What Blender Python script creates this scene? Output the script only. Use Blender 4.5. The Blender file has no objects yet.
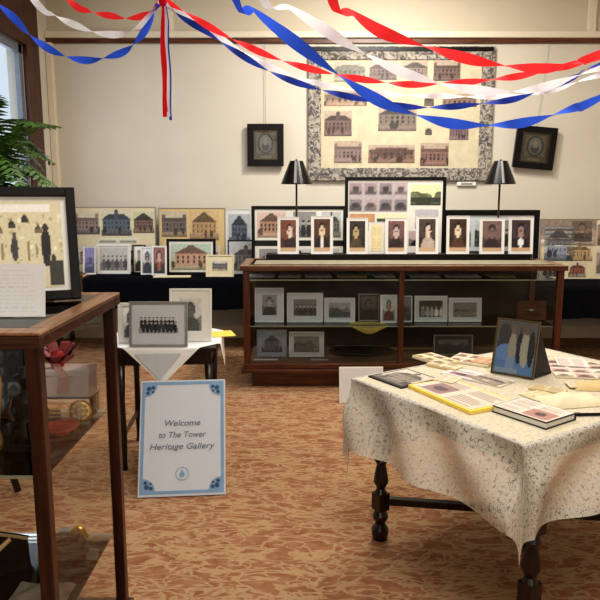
import bpy, bmesh, math, random
import numpy as np
from math import sin, cos, pi, radians as R, hypot
from mathutils import Vector, Matrix, noise as mn
random.seed(7)
C = bpy.context.scene.collection
S = bpy.context.scene
# ------------------------------------------------------------------ camera
F = 640.0; PITCH = R(8.9); H = 1.5
cam_d = bpy.data.cameras.new('camera'); cam_d.lens = 36*F/600; cam_d.sensor_width = 36
cam = bpy.data.objects.new('camera', cam_d); C.objects.link(cam)
cam.location = (0, 0, H); cam.rotation_euler = (pi/2-PITCH, 0, 0); cam_d.clip_end = 200
S.camera = cam
def ray(px, py):
    a, b = px-300, 300-py
    return Vector((a, F*cos(PITCH)+b*sin(PITCH), -F*sin(PITCH)+b*cos(PITCH)))
def PY(px, py, Y):
    d = ray(px, py); return Vector((0, 0, H))+d*(Y/d.y)
def PZ(px, py, Z):
    d = ray(px, py); return Vector((0, 0, H))+d*((Z-H)/d.z)
# ------------------------------------------------------------------ materials
def lin(c):
    return tuple((x/12.92 if x <= .04045 else ((x+.055)/1.055)**2.4) for x in c)
def c255(r, g, b): return lin((r/255, g/255, b/255))
def new_mat(name):
    m = bpy.data.materials.new(name); m.use_nodes = True
    return m, m.node_tree, m.node_tree.nodes['Principled BSDF']
def mk(name, rgb, rough=.6, metal=0, var=.08, scale=30, spec=.5, bump=0):
    m, t, p = new_mat(name)
    c = c255(*rgb)
    n = t.nodes.new('ShaderNodeTexNoise'); n.inputs['Scale'].default_value = scale; n.inputs['Detail'].default_value = 3
    tc = t.nodes.new('ShaderNodeTexCoord'); t.links.new(tc.outputs['Object'], n.inputs['Vector'])
    r = t.nodes.new('ShaderNodeValToRGB')
    r.color_ramp.elements[0].position = .3; r.color_ramp.elements[1].position = .7
    r.color_ramp.elements[0].color = tuple(x*(1-var) for x in c)+(1,)
    r.color_ramp.elements[1].color = tuple(min(1, x*(1+var)) for x in c)+(1,)
    t.links.new(n.outputs[0], r.inputs[0]); t.links.new(r.outputs[0], p.inputs['Base Color'])
    p.inputs['Roughness'].default_value = rough; p.inputs['Metallic'].default_value = metal
    p.inputs['Specular IOR Level'].default_value = spec
    if bump:
        b = t.nodes.new('ShaderNodeBump'); b.inputs['Strength'].default_value = bump; b.inputs['Distance'].default_value = .01
        t.links.new(n.outputs[0], b.inputs['Height']); t.links.new(b.outputs[0], p.inputs['Normal'])
    return m
def wood(name, dark, light, rough=.35, axis='Z', scale=6):
    m, t, p = new_mat(name)
    tc = t.nodes.new('ShaderNodeTexCoord'); mp = t.nodes.new('ShaderNodeMapping')
    s = {'X': (.6, 9, 9), 'Y': (9, .6, 9), 'Z': (9, 9, .6)}[axis]
    mp.inputs['Scale'].default_value = s
    n = t.nodes.new('ShaderNodeTexNoise'); n.inputs['Scale'].default_value = scale; n.inputs['Detail'].default_value = 6
    n.inputs['Distortion'].default_value = .6
    r = t.nodes.new('ShaderNodeValToRGB')
    r.color_ramp.elements[0].position = .35; r.color_ramp.elements[1].position = .68
    r.color_ramp.elements[0].color = c255(*dark)+(1,); r.color_ramp.elements[1].color = c255(*light)+(1,)
    t.links.new(tc.outputs['Object'], mp.inputs[0]); t.links.new(mp.outputs[0], n.inputs['Vector'])
    t.links.new(n.outputs[0], r.inputs[0]); t.links.new(r.outputs[0], p.inputs['Base Color'])
    p.inputs['Roughness'].default_value = rough
    return m
def glass_mat(name, tint=(.93, .96, .94), base=.03, rough=.03):
    m = bpy.data.materials.new(name); m.use_nodes = True; t = m.node_tree; t.nodes.clear()
    o = t.nodes.new('ShaderNodeOutputMaterial'); mx = t.nodes.new('ShaderNodeMixShader')
    tr = t.nodes.new('ShaderNodeBsdfTransparent'); tr.inputs[0].default_value = tint+(1,)
    g = t.nodes.new('ShaderNodeBsdfGlossy'); g.inputs['Roughness'].default_value = rough
    fr = t.nodes.new('ShaderNodeFresnel'); fr.inputs[0].default_value = 1.45
    t.links.new(fr.outputs[0], mx.inputs[0]); t.links.new(tr.outputs[0], mx.inputs[1]); t.links.new(g.outputs[0], mx.inputs[2])
    t.links.new(mx.outputs[0], o.inputs[0]); return m
M = {}
M['wall'] = mk('wall_paint', (214, 207, 192), .85, var=.03, scale=2, spec=.2)
M['wall_up'] = mk('upper_wall_paint', (208, 198, 178), .8, var=.03, scale=2, spec=.2)
M['wall_low'] = mk('lower_wall_paint', (196, 194, 190), .85, var=.04, scale=3, spec=.2)
M['ceil'] = mk('ceiling_paint', (225, 220, 208), .9, var=.02)
M['lip'] = mk('cream_trim', (226, 216, 194), .5, var=.02)
M['trimwood'] = wood('dark_trim_wood', (52, 24, 14), (92, 48, 28), .4, 'Z')
M['rail'] = wood('rail_wood', (66, 34, 22), (118, 70, 44), .4, 'X')
M['case'] = wood('case_wood', (60, 30, 16), (104, 58, 32), .3, 'X')
M['casev'] = wood('case_wood_upright', (60, 29, 16), (104, 56, 30), .3, 'Z')
M['case_lit'] = wood('lit_case_wood', (110, 76, 50), (158, 120, 88), .3, 'Y')  # lighter tan case wood, with the light on the rim tops painted in
M['nearv'] = wood('near_case_upright_wood', (40, 18, 10), (74, 34, 18), .3, 'Z')
M['nearh'] = wood('near_case_rail_wood', (48, 24, 16), (92, 54, 36), .3, 'X')
M['darkwood'] = wood('dark_turned_wood', (22, 12, 10), (44, 24, 18), .3, 'Z')
M['oak'] = wood('oak_wood', (120, 78, 44), (168, 118, 72), .4, 'Z')
M['black'] = mk('black_paint', (9, 8, 9), .4, var=.1, spec=.3)
M['blackcloth'] = mk('black_cloth', (14, 14, 20), .95, var=.2, spec=.1, bump=.2)
M['white'] = mk('white_paint', (232, 230, 224), .5, var=.02)
M['matb'] = mk('mat_board', (228, 224, 212), .9, var=.02)
M['mgray'] = mk('grey_mat_board', (200, 204, 208), .9, var=.02)
M['cream'] = mk('cream_paper', (226, 214, 180), .9, var=.04)
M['tan'] = mk('tan_paper', (214, 190, 138), .9, var=.05)
M['paper'] = mk('white_paper', (222, 220, 216), .9, var=.03)
M['pinkish'] = mk('pinkish_paper', (236, 208, 204), .9, var=.05)
M['gframe'] = mk('grey_metal', (150, 148, 146), .4, metal=.3)
M['wframe'] = mk('silver_white_frame', (214, 216, 212), .4)
M['gold'] = mk('gold_metal', (200, 160, 70), .3, metal=.8)
M['brass'] = mk('old_brass', (92, 78, 50), .35, metal=.7)
M['caseback'] = mk('dark_olive_back_panel', (46, 42, 34), .6, var=.2, scale=8)
M['deck'] = mk('brown_velvet', (140, 112, 86), .95, var=.15)
M['greycloth'] = mk('grey_cloth', (168, 160, 148), .95, var=.1, bump=.5)
M['yellow'] = mk('yellow_paper', (240, 212, 96), .8, var=.05)
M['orange'] = mk('tan_orange_card', (206, 156, 82), .8, var=.05)
M['red'] = mk('red_satin', (214, 56, 52), .4, var=.1)
M['rose'] = mk('dusty_rose_satin', (190, 92, 88), .5, var=.15)
M['bluep'] = mk('blue_grey_paper', (150, 166, 182), .8, var=.1)
M['signblue'] = mk('sign_blue', (132, 166, 198), .7, var=.08, scale=15)
M['signdark'] = mk('sign_dark_blue', (56, 88, 120), .7, var=.1)
M['signwhite'] = mk('sign_white', (206, 212, 218), .6, var=.01)
M['ink'] = mk('grey_ink', (120, 124, 134), .8)
M['glass'] = glass_mat('thin_glass', (.965, .975, .97))
M['shelfglass'] = glass_mat('shelf_glass', (.94, .96, .94))
M['shelfedge'] = mk('shelf_edge', (176, 178, 158), .3)
M['terracotta'] = mk('dark_pot', (40, 36, 34), .4)
M['soil'] = mk('soil', (40, 30, 22), 1)
M['bronze'] = mk('dark_bronze', (58, 44, 30), .4, metal=.4, var=.3)
M['teal'] = mk('dark_teal', (44, 58, 66), .3, var=.4, scale=20)
def crepe(name, rgb):
    m, t, p = new_mat(name)
    p.inputs['Base Color'].default_value = c255(*rgb)+(1,); p.inputs['Roughness'].default_value = .8
    p.inputs['Specular IOR Level'].default_value = .2
    w = t.nodes.new('ShaderNodeTexWave'); w.inputs['Scale'].default_value = 60
    b = t.nodes.new('ShaderNodeBump'); b.inputs['Strength'].default_value = .3
    t.links.new(w.outputs[1], b.inputs['Height']); t.links.new(b.outputs[0], p.inputs['Normal'])
    # crepe paper glows a little where light falls on its far side
    tl = t.nodes.new('ShaderNodeBsdfTranslucent'); tl.inputs[0].default_value = c255(*rgb)+(1,)
    mx = t.nodes.new('ShaderNodeMixShader'); mx.inputs[0].default_value = .3
    out = t.nodes['Material Output']
    t.links.new(p.outputs[0], mx.inputs[1]); t.links.new(tl.outputs[0], mx.inputs[2]); t.links.new(mx.outputs[0], out.inputs[0])
    return m
M['sred'] = crepe('red_crepe', (255, 62, 66)); M['sblue'] = crepe('blue_crepe', (58, 100, 226)); M['swhite'] = crepe('white_crepe', (250, 250, 252))
M['sred2'] = crepe('deep_red_crepe', (220, 36, 48)); M['sblue2'] = crepe('navy_crepe', (44, 66, 160))
# print: colours come from the painted vertices
m, t, p = new_mat('photo_print'); a = t.nodes.new('ShaderNodeAttribute'); a.attribute_name = 'paint'
t.links.new(a.outputs['Color'], p.inputs['Base Color']); p.inputs['Roughness'].default_value = .45; M['print'] = m
# leaf
m, t, p = new_mat('fern_leaf'); n = t.nodes.new('ShaderNodeTexNoise'); n.inputs['Scale'].default_value = 14
r = t.nodes.new('ShaderNodeValToRGB'); r.color_ramp.elements[0].color = c255(24, 50, 20)+(1,); r.color_ramp.elements[1].color = c255(100, 146, 60)+(1,)
r.color_ramp.elements[0].position = .35; r.color_ramp.elements[1].position = .7
t.links.new(n.outputs[0], r.inputs[0]); t.links.new(r.outputs[0], p.inputs['Base Color']); p.inputs['Roughness'].default_value = .5; M['fern'] = m
# carpet: rust ground with tan branching streaks
m, t, p = new_mat('carpet')
tc = t.nodes.new('ShaderNodeTexCoord')
def ridge(scale, rot, sx, thr, off, dist=1.2):
    mp = t.nodes.new('ShaderNodeMapping'); mp.inputs['Rotation'].default_value = (0, 0, rot); mp.inputs['Scale'].default_value = (sx, 1, 1); mp.inputs['Location'].default_value = (off, off, 0)
    t.links.new(tc.outputs['Object'], mp.inputs[0])
    nn = t.nodes.new('ShaderNodeTexNoise'); nn.inputs['Scale'].default_value = scale; nn.inputs['Detail'].default_value = 3; nn.inputs['Distortion'].default_value = dist
    t.links.new(mp.outputs[0], nn.inputs['Vector'])
    m1 = t.nodes.new('ShaderNodeMath'); m1.operation = 'SUBTRACT'; m1.inputs[1].default_value = .5; t.links.new(nn.outputs[0], m1.inputs[0])
    m2 = t.nodes.new('ShaderNodeMath'); m2.operation = 'ABSOLUTE'; t.links.new(m1.outputs[0], m2.inputs[0])
    rr = t.nodes.new('ShaderNodeMapRange'); rr.inputs['From Min'].default_value = thr*.5; rr.inputs['From Max'].default_value = thr*1.6
    rr.inputs['To Min'].default_value = 1; rr.inputs['To Max'].default_value = 0
    t.links.new(m2.outputs[0], rr.inputs['Value']); return rr.outputs[0]
v1 = ridge(12, .95, .4, .019, 0, .5); v2 = ridge(12, -.95, .4, .019, 3.7, .5); v3 = ridge(11, 1.57, .36, .022, 8.1, .7)
mx1 = t.nodes.new('ShaderNodeMath'); mx1.operation = 'MAXIMUM'; t.links.new(v1, mx1.inputs[0]); t.links.new(v2, mx1.inputs[1])
mx2 = t.nodes.new('ShaderNodeMath'); mx2.operation = 'MAXIMUM'; t.links.new(mx1.outputs[0], mx2.inputs[0]); t.links.new(v3, mx2.inputs[1])
big = t.nodes.new('ShaderNodeTexNoise'); big.inputs['Scale'].default_value = 16; big.inputs['Detail'].default_value = 5
t.links.new(tc.outputs['Object'], big.inputs['Vector'])
gr = t.nodes.new('ShaderNodeValToRGB'); gr.color_ramp.elements[0].position = .36; gr.color_ramp.elements[1].position = .62
gr.color_ramp.elements[0].color = c255(138, 92, 66)+(1,); gr.color_ramp.elements[1].color = c255(154, 112, 82)+(1,)
t.links.new(big.outputs[0], gr.inputs[0])
mc = t.nodes.new('ShaderNodeMix'); mc.data_type = 'RGBA'; mc.inputs[7].default_value = c255(178, 148, 112)+(1,)
ml = t.nodes.new('ShaderNodeMath'); ml.operation = 'MULTIPLY'; ml.inputs[1].default_value = .8
t.links.new(mx2.outputs[0], ml.inputs[0]); t.links.new(ml.outputs[0], mc.inputs[0]); t.links.new(gr.outputs[0], mc.inputs[6])
fine = t.nodes.new('ShaderNodeTexNoise'); fine.inputs['Scale'].default_value = 220; t.links.new(tc.outputs['Object'], fine.inputs['Vector'])
bp = t.nodes.new('ShaderNodeBump'); bp.inputs['Strength'].default_value = .35; bp.inputs['Distance'].default_value = .006
t.links.new(fine.outputs[0], bp.inputs['Height']); t.links.new(bp.outputs[0], p.inputs['Normal'])
t.links.new(mc.outputs[2], p.inputs['Base Color']); p.inputs['Roughness'].default_value = .98; p.inputs['Specular IOR Level'].default_value = .1
M['carpet'] = m
# lace
def lace(name, rgb, hole=.62, base=.2, flower=True):
    m, t, p = new_mat(name); p.inputs['Base Color'].default_value = c255(*rgb)+(1,); p.inputs['Roughness'].default_value = .9
    p.inputs['Specular IOR Level'].default_value = .15
    uv = t.nodes.new('ShaderNodeUVMap'); uv.uv_map = 'flat'
    v = t.nodes.new('ShaderNodeTexVoronoi'); v.feature = 'F1'; v.inputs['Scale'].default_value = 260
    t.links.new(uv.outputs[0], v.inputs['Vector'])
    g = t.nodes.new('ShaderNodeMath'); g.operation = 'LESS_THAN'; g.inputs[1].default_value = .34
    t.links.new(v.outputs['Distance'], g.inputs[0])          # 1 in the hole of a net cell
    f = t.nodes.new('ShaderNodeTexNoise'); f.inputs['Scale'].default_value = 26; f.inputs['Detail'].default_value = 4; f.inputs['Distortion'].default_value = 1.2
    t.links.new(uv.outputs[0], f.inputs['Vector'])
    fl = t.nodes.new('ShaderNodeMapRange'); fl.inputs['From Min'].default_value = .44; fl.inputs['From Max'].default_value = .54
    fl.inputs['To Min'].default_value = 1; fl.inputs['To Max'].default_value = .18
    t.links.new(f.outputs[0], fl.inputs['Value'])
    mul = t.nodes.new('ShaderNodeMath'); mul.operation = 'MULTIPLY'; t.links.new(g.outputs[0], mul.inputs[0]); t.links.new(fl.outputs[0], mul.inputs[1])
    # broad open motifs
    o = t.nodes.new('ShaderNodeTexNoise'); o.inputs['Scale'].default_value = 75; o.inputs['Detail'].default_value = 2
    t.links.new(uv.outputs[0], o.inputs['Vector'])
    og = t.nodes.new('ShaderNodeMapRange'); og.inputs['From Min'].default_value = .56; og.inputs['From Max'].default_value = .64
    og.inputs['To Max'].default_value = .75
    t.links.new(o.outputs[0], og.inputs['Value'])
    mx = t.nodes.new('ShaderNodeMath'); mx.operation = 'MAXIMUM'; t.links.new(mul.outputs[0], mx.inputs[0]); t.links.new(og.outputs[0], mx.inputs[1])
    k = t.nodes.new('ShaderNodeMath'); k.operation = 'MULTIPLY'; k.inputs[1].default_value = hole; t.links.new(mx.outputs[0], k.inputs[0])
    inv = t.nodes.new('ShaderNodeMath'); inv.operation = 'SUBTRACT'; inv.inputs[0].default_value = 1-base; t.links.new(k.outputs[0], inv.inputs[1])
    t.links.new(inv.outputs[0], p.inputs['Alpha'])
    return m
M['lace'] = lace('cream_lace', (212, 206, 192), .66, base=.14); M['lacetop'] = lace('cream_lace_flat', (214, 203, 178), .3, base=.02)
M['whitecloth'] = mk('white_cloth', (238, 238, 234), .9, var=.02)
# mottled scroll border of the wall hanging
m, t, p = new_mat('mottled_border'); tc = t.nodes.new('ShaderNodeTexCoord'); n = t.nodes.new('ShaderNodeTexNoise')
n.inputs['Scale'].default_value = 17; n.inputs['Detail'].default_value = 3; n.inputs['Distortion'].default_value = 2
t.links.new(tc.outputs['Object'], n.inputs['Vector'])
r = t.nodes.new('ShaderNodeValToRGB'); r.color_ramp.elements[0].position = .4; r.color_ramp.elements[1].position = .6
r.color_ramp.elements[0].color = c255(84, 80, 78)+(1,); r.color_ramp.elements[1].color = c255(176, 168, 156)+(1,)
t.links.new(n.outputs[0], r.inputs[0]); t.links.new(r.outputs[0], p.inputs['Base Color']); p.inputs['Roughness'].default_value = .8; M['mottle'] = m
# ------------------------------------------------------------------ mesh builder
class MB:
    def __init__(s): s.v = []; s.f = []
    def add(s, vs, fs):
        o = len(s.v); s.v += [tuple(v) for v in vs]; s.f += [tuple(i+o for i in f) for f in fs]; return s
    def box(s, x0, x1, y0, y1, z0, z1, mat=None):
        vs = [Vector((x, y, z)) for x in (x0, x1) for y in (y0, y1) for z in (z0, z1)]
        if mat: vs = [mat @ v for v in vs]
        return s.add(vs, [(0, 1, 3, 2), (4, 6, 7, 5), (0, 4, 5, 1), (2, 3, 7, 6), (0, 2, 6, 4), (1, 5, 7, 3)])
    def lathe(s, prof, cx=0, cy=0, n=20, sx=1, sy=1):
        vs = []; fs = []
        for (r, z) in prof:
            for k in range(n): vs.append((cx+r*sx*cos(2*pi*k/n), cy+r*sy*sin(2*pi*k/n), z))
        for i in range(len(prof)-1):
            for k in range(n): fs.append((i*n+k, i*n+(k+1) % n, (i+1)*n+(k+1) % n, (i+1)*n+k))
        fs.append(tuple(range(n-1, -1, -1))); fs.append(tuple((len(prof)-1)*n+k for k in range(n)))
        return s.add(vs, fs)
    def tube(s, pts, r, n=8):
        pts = [Vector(q) for q in pts]; vs = []; fs = []
        for i, q in enumerate(pts):
            d = (pts[min(i+1, len(pts)-1)]-pts[max(i-1, 0)]).normalized()
            a = d.cross(Vector((0, 0, 1)) if abs(d.z) < .9 else Vector((1, 0, 0))).normalized(); b = d.cross(a)
            rr = r[i] if isinstance(r, (list, tuple)) else r
            for k in range(n): vs.append(q+a*rr*cos(2*pi*k/n)+b*rr*sin(2*pi*k/n))
        for i in range(len(pts)-1):
            for k in range(n): fs.append((i*n+k, i*n+(k+1) % n, (i+1)*n+(k+1) % n, (i+1)*n+k))
        fs.append(tuple(range(n-1, -1, -1))); fs.append(tuple((len(pts)-1)*n+k for k in range(n)))
        return s.add(vs, fs)
    def quad(s, a, b, c, d): return s.add([a, b, c, d], [(0, 1, 2, 3)])
    def build(s, name, mat, parent=None, smooth=False, bevel=0):
        me = bpy.data.meshes.new(name); me.from_pydata(s.v, [], s.f); me.update()
        bm = bmesh.new(); bm.from_mesh(me); bmesh.ops.recalc_face_normals(bm, faces=bm.faces); bm.to_mesh(me); bm.free()
        if smooth:
            for q in me.polygons: q.use_smooth = True
        me.materials.append(mat); o = bpy.data.objects.new(name, me); C.objects.link(o)
        if parent: o.parent = parent
        if bevel:
            b = o.modifiers.new('bevel', 'BEVEL'); b.width = bevel; b.segments = 2; b.limit_method = 'ANGLE'
        return o
def tag(o, label, cat, group=None, kind=None):
    o['label'] = label; o['category'] = cat
    if group: o['group'] = group
    if kind: o['kind'] = kind
    return o
def T(name, label, cat, loc=(0, 0, 0), rot=(0, 0, 0), group=None):
    o = bpy.data.objects.new(name, None); o.empty_display_size = .05; C.objects.link(o); o.location = loc
    o.rotation_euler = rot; return tag(o, label, cat, group)
def ST(name, mb, mat, parent=None, **k):
    o = mb.build(name, mat, parent, **k)
    if not parent: o['kind'] = 'structure'
    return o
# ------------------------------------------------------------------ painted prints
class CV:
    def __init__(s, w, h, bg=(200, 190, 170)):
        s.w, s.h = w, h; s.a = np.zeros((h, w, 3)); s.a[:] = bg
        s.X, s.Y = np.meshgrid((np.arange(w)+.5)/w, (np.arange(h)+.5)/h)
    def m(s, k, c): s.a[k] = c; return s
    def rect(s, x0, y0, x1, y1, c): return s.m((s.X >= x0) & (s.X <= x1) & (s.Y >= y0) & (s.Y <= y1), c)
    def ell(s, cx, cy, rx, ry, c): return s.m(((s.X-cx)/rx)**2+((s.Y-cy)/ry)**2 <= 1, c)
    def roof(s, x0, x1, y0, y1, c, cut=.3):
        k = (s.Y-y0)/(y1-y0); mid = (x0+x1)/2; hw = (x1-x0)/2*(1-k*(1-cut))
        return s.m((k >= 0) & (k <= 1) & (abs(s.X-mid) <= hw), c)
    def noise(s, amp, seed=0):
        r = np.random.RandomState(seed); s.a += r.randn(s.h, s.w, 1)*amp; return s
    def blur(s):
        b = np.pad(s.a, ((1, 1), (1, 1), (0, 0)), 'edge'); s.a = (b[:-2, 1:-1]+b[2:, 1:-1]+b[1:-1, :-2]+b[1:-1, 2:]+2*b[1:-1, 1:-1])/6; return s
def mul(c, k): return tuple(min(255, x*k) for x in c)
def p_building(tone=(170, 140, 120), sky=(214, 206, 188), ground=(170, 160, 140), style=0, fill=.8):
    def f(cv, seed):
        r = random.Random(seed); cv.rect(0, 0, 1, 1, sky); cv.rect(0, 0, 1, .24, ground); cv.rect(0, 0, 1, .09, mul(ground, .8))
        a, b = .5-fill/2, .5+fill/2
        cv.rect(a, .2, b, .62, tone)
        if style == 0: cv.roof(a-.03, b+.03, .6, .8, mul(tone, .65), .5); cv.rect(.44, .6, .56, .92, mul(tone, .8)); cv.roof(.42, .58, .9, 1, mul(tone, .5), 0)
        elif style == 1: cv.roof(a-.03, b+.03, .6, .92, mul(tone, .6), .1)
        elif style == 2: cv.rect(a, .6, b, .74, mul(tone, .8)); cv.rect(a, .72, a+.12, .88, tone); cv.rect(b-.12, .72, b, .88, tone)
        else: cv.ell(.5, .6, fill/2, .25, mul(tone, .75))
        n = max(3, int(fill*8))
        for i in range(n):
            x = a+(i+.5)*(b-a)/n
            for y in (.28, .44): cv.rect(x-.022, y, x+.022, y+.1, mul(tone, .42))
        for i in range(3): x = r.random(); cv.ell(x, .22, .05, .13, mul(ground, .5))
        cv.noise(7, seed)
    return f
def p_portrait(bg=(48, 34, 28), coat=(30, 26, 26), skin=(206, 172, 146), off=0, scarf=None):
    def f(cv, seed):
        cv.rect(0, 0, 1, 1, bg); cv.ell(.5, .75, .6, .4, mul(bg, 1.5)); cv.ell(.5+off, .08, .4, .38, coat)
        if scarf: cv.ell(.5+off, .3, .12, .2, scarf)
        cv.ell(.5+off, .66, .2, .23, mul(bg, .6)); cv.ell(.5+off, .6, .15, .19, skin)
        cv.rect(.43+off, .63, .47+off, .66, mul(skin, .4)); cv.rect(.53+off, .63, .57+off, .66, mul(skin, .4)); cv.rect(.46+off, .49, .54+off, .51, mul(skin, .6))
        cv.noise(6, seed)
    return f
def p_group(n=7, bg=(150, 148, 146), ground=(120, 118, 116), cloth=(44, 42, 46), rows=1, skin=(190, 180, 172)):
    def f(cv, seed):
        r = random.Random(seed); cv.rect(0, 0, 1, 1, bg); cv.rect(0, 0, 1, .3, ground)
        for q in range(rows, 0, -1):
            for i in range(n):
                x = .08+.84*(i+.5*(q % 2))/(n-.5); k = r.uniform(.8, 1.5); b = .12+.22*(q-1)
                cv.ell(x, b+.16, .42/n, .24, mul(cloth, k)); cv.ell(x, b+.44, .17/n*1.4, .075, skin); cv.ell(x, b+.5, .17/n*1.5, .04, mul(cloth, .7))
        cv.noise(6, seed)
    return f
def p_land(sky=(200, 198, 190), far=(120, 120, 110), near=(90, 86, 70)):
    def f(cv, seed):
        r = random.Random(seed); cv.rect(0, 0, 1, 1, sky)
        for i in range(7): cv.ell(r.random(), .42, r.uniform(.12, .25), r.uniform(.1, .25), mul(far, r.uniform(.7, 1.2)))
        cv.rect(0, 0, 1, .4, near)
        for i in range(6): cv.ell(r.random(), r.uniform(0, .35), r.uniform(.05, .2), .04, mul(near, r.uniform(.7, 1.7)))
        cv.noise(8, seed)
    return f
def p_collage(cols, bg=(226, 214, 186), nx=3, ny=2):
    def f(cv, seed):
        r = random.Random(seed); cv.rect(0, 0, 1, 1, bg)
        for i in range(nx):
            for j in range(ny):
                c = r.choice(cols); x0 = (i+.08)/nx; x1 = (i+.92)/nx; y0 = (j+.12)/ny; y1 = (j+.86)/ny
                cv.rect(x0, y0, x1, y1, mul(c, 1.15)); cv.rect(x0, y0, x1, (y0*.6+y1*.4), mul(c, .8))
                cv.ell((x0+x1)/2, (y0+y1)/2, (x1-x0)*.3, (y1-y0)*.25, mul(c, .6))
        cv.noise(6, seed)
    return f
def p_page(bg=(228, 222, 208), ink=(150, 140, 130), head=None, pic=None):
    def f(cv, seed):
        r = random.Random(seed); cv.rect(0, 0, 1, 1, bg)
        for k in range(12):
            y = .07+k*.07
            for col in (0, 1):
                if pic and col == pic[4] and pic[1] < y < pic[3]: continue
                cv.rect(.07+.47*col, y, .07+.47*col+r.uniform(.3, .4), y+.028, mul(ink, .95))
        if pic: cv.rect(pic[0], pic[1], pic[2], pic[3], pic[5]); cv.ell((pic[0]+pic[2])/2, (pic[1]+pic[3])/2, .1, .12, mul(pic[5], .55))
        if head: cv.rect(.08, .88, .92, .97, head)
        cv.noise(4, seed)
    return f
_seed = [10]
def canvas(parent, name, x0, x1, y, z0, z1, painter, res=26, flat=False, label=None):
    """a print: painted grid facing -Y (upright) or +Z (flat=True, then y is the height and z0..z1 runs along +Y)"""
    w, h = x1-x0, z1-z0; m_ = max(w, h); nx = max(4, int(res*w/m_)); ny = max(4, int(res*h/m_))
    cv = CV(nx, ny); _seed[0] += 1; painter(cv, _seed[0]); a = np.clip(cv.a, 0, 255)/255; g_ = a.mean(axis=2, keepdims=True); a = g_+(a-g_)*.72
    a = np.where(a <= .04045, a/12.92, ((a+.055)/1.055)**2.4)
    vs = []; cols = []
    for j in range(ny):
        for i in range(nx):
            x = x0+w*i/(nx-1); z = z0+h*j/(ny-1)
            vs.append((x, z, y) if flat else (x, y, z)); cols += [a[j, i, 0], a[j, i, 1], a[j, i, 2], 1]
    fs = [(j*nx+i, j*nx+i+1, (j+1)*nx+i+1, (j+1)*nx+i) for j in range(ny-1) for i in range(nx-1)]
    me = bpy.data.meshes.new(name); me.from_pydata(vs, [], fs); me.update()
    at = me.color_attributes.new('paint', 'FLOAT_COLOR', 'POINT'); at.data.foreach_set('color', cols)
    me.materials.append(M['print']); o = bpy.data.objects.new(name, me); C.objects.link(o); o.parent = parent
    if label: o['label'] = label
    return o
def bars(x0, x1, z0, z1, fw, y0, y1):
    b = MB(); b.box(x0, x0+fw, y0, y1, z0, z1); b.box(x1-fw, x1, y0, y1, z0, z1)
    b.box(x0+fw, x1-fw, y0, y1, z0, z0+fw); b.box(x0+fw, x1-fw, y0, y1, z1-fw, z1); return b
def frame(label, w, h, loc, painter, fm='black', fw=.012, mat='matb', mw=.03, t=.016, lean=.12, yaw=0, res=26, group=None,
          name='picture_frame', cat='picture frame', easel=True, roll=0, pics=None, glass=False):
    o = T(name, label, cat, loc, (-lean, roll, yaw), group)
    x0, x1 = -w/2, w/2
    if fw: bars(x0, x1, 0, h, fw, -t, 0).build('frame_border', M[fm], o, bevel=min(.002, fw*.2))
    yb = -t*.55
    MB().box(x0+fw*.6, x1-fw*.6, yb, -t*.12, fw*.6, h-fw*.6).build('mat_board', M[mat], o)
    if pics:
        for q in pics:
            (u0, v0, u1, v1, pt) = q[:5]
            canvas(o, 'photograph', x0+u0*w, x0+u1*w, yb-.0015, v0*h, v1*h, pt, res=q[5] if len(q) > 5 else res)
    else:
        k = fw+mw; canvas(o, 'photograph', x0+k, x1-k, yb-.0015, k, h-k, painter, res=res)
    if glass: MB().quad((x0+fw, -t*.8, fw), (x1-fw, -t*.8, fw), (x1-fw, -t*.8, h-fw), (x0+fw, -t*.8, h-fw)).build('glass_pane', M['glass'], o)
    if easel and lean > 0:
        b = MB(); zt = h*.6; yb2 = .0+h*.3; L = (yb2*cos(lean), yb2*sin(lean)); hw = min(.02, w*.12)
        b.add([(-hw, 0, zt), (hw, 0, zt), (hw, .004, zt), (-hw, .004, zt), (-hw, L[0]-.004, L[1]+.0035), (hw, L[0]-.004, L[1]+.0035), (hw, L[0], L[1]+.0035), (-hw, L[0], L[1]+.0035)],
              [(0, 1, 2, 3), (4, 7, 6, 5), (0, 4, 5, 1), (3, 2, 6, 7), (0, 3, 7, 4), (1, 5, 6, 2)])
        b.build('easel_leg', M['black'], o)
    return o
def stand(box, Y, zb, label, painter, **k):
    x0, y0, x1, y1 = box; xc = (x0+x1)/2
    top = PY(xc, y0, Y); L = PY(x0, y1, Y).x; Rr = PY(x1, y1, Y).x
    return frame(label, Rr-L, top.z-zb, ((L+Rr)/2, Y, zb+.0005), painter, **k)

# ================================================================== ROOM
WX0, WX1, WY1, WY0, CE = -2.6, 3.6, 6.9, -2.2, 3.75
ST('floor', MB().box(WX0-.2, WX1+.2, WY0-.2, WY1+.2, -.1, 0), M['carpet'])
ST('ceiling', MB().box(WX0-.2, WX1+.2, WY0-.2, WY1+.2, CE, CE+.1), M['ceil'])
RZ = 3.12
wb = ST('wall_back', MB().box(WX0-.2, WX1+.2, WY1, WY1+.15, .95, RZ), M['wall'])
MB().box(WX0, WX1, WY1+.001, WY1+.15, 0, .95).build('lower_wall', M['wall_low'], wb)
MB().box(WX0, WX1, WY1+.001, WY1+.15, RZ, CE).build('upper_wall', M['wall_up'], wb)
ST('wall_right', MB().box(WX1, WX1+.15, WY0, WY1, 0, CE), M['wall'])
ST('wall_front', MB().box(WX0-.2, WX1+.2, WY0-.15, WY0, 0, CE), M['wall'])
WYa, WYb, WZa, WZb = 3.6, 6.28, .85, 2.93
ST('wall_left', MB().box(WX0-.15, WX0, WY0, WYa, 0, CE).box(WX0-.15, WX0, WYb, WY1, 0, CE).box(WX0-.15, WX0, WYa, WYb, 0, WZa).box(WX0-.15, WX0, WYa, WYb, WZb, CE), M['wall'])
ST('trim_1', MB().box(WX0, WX1, WY1-.03, WY1, RZ-.035, RZ+.01), M['rail'])
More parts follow.
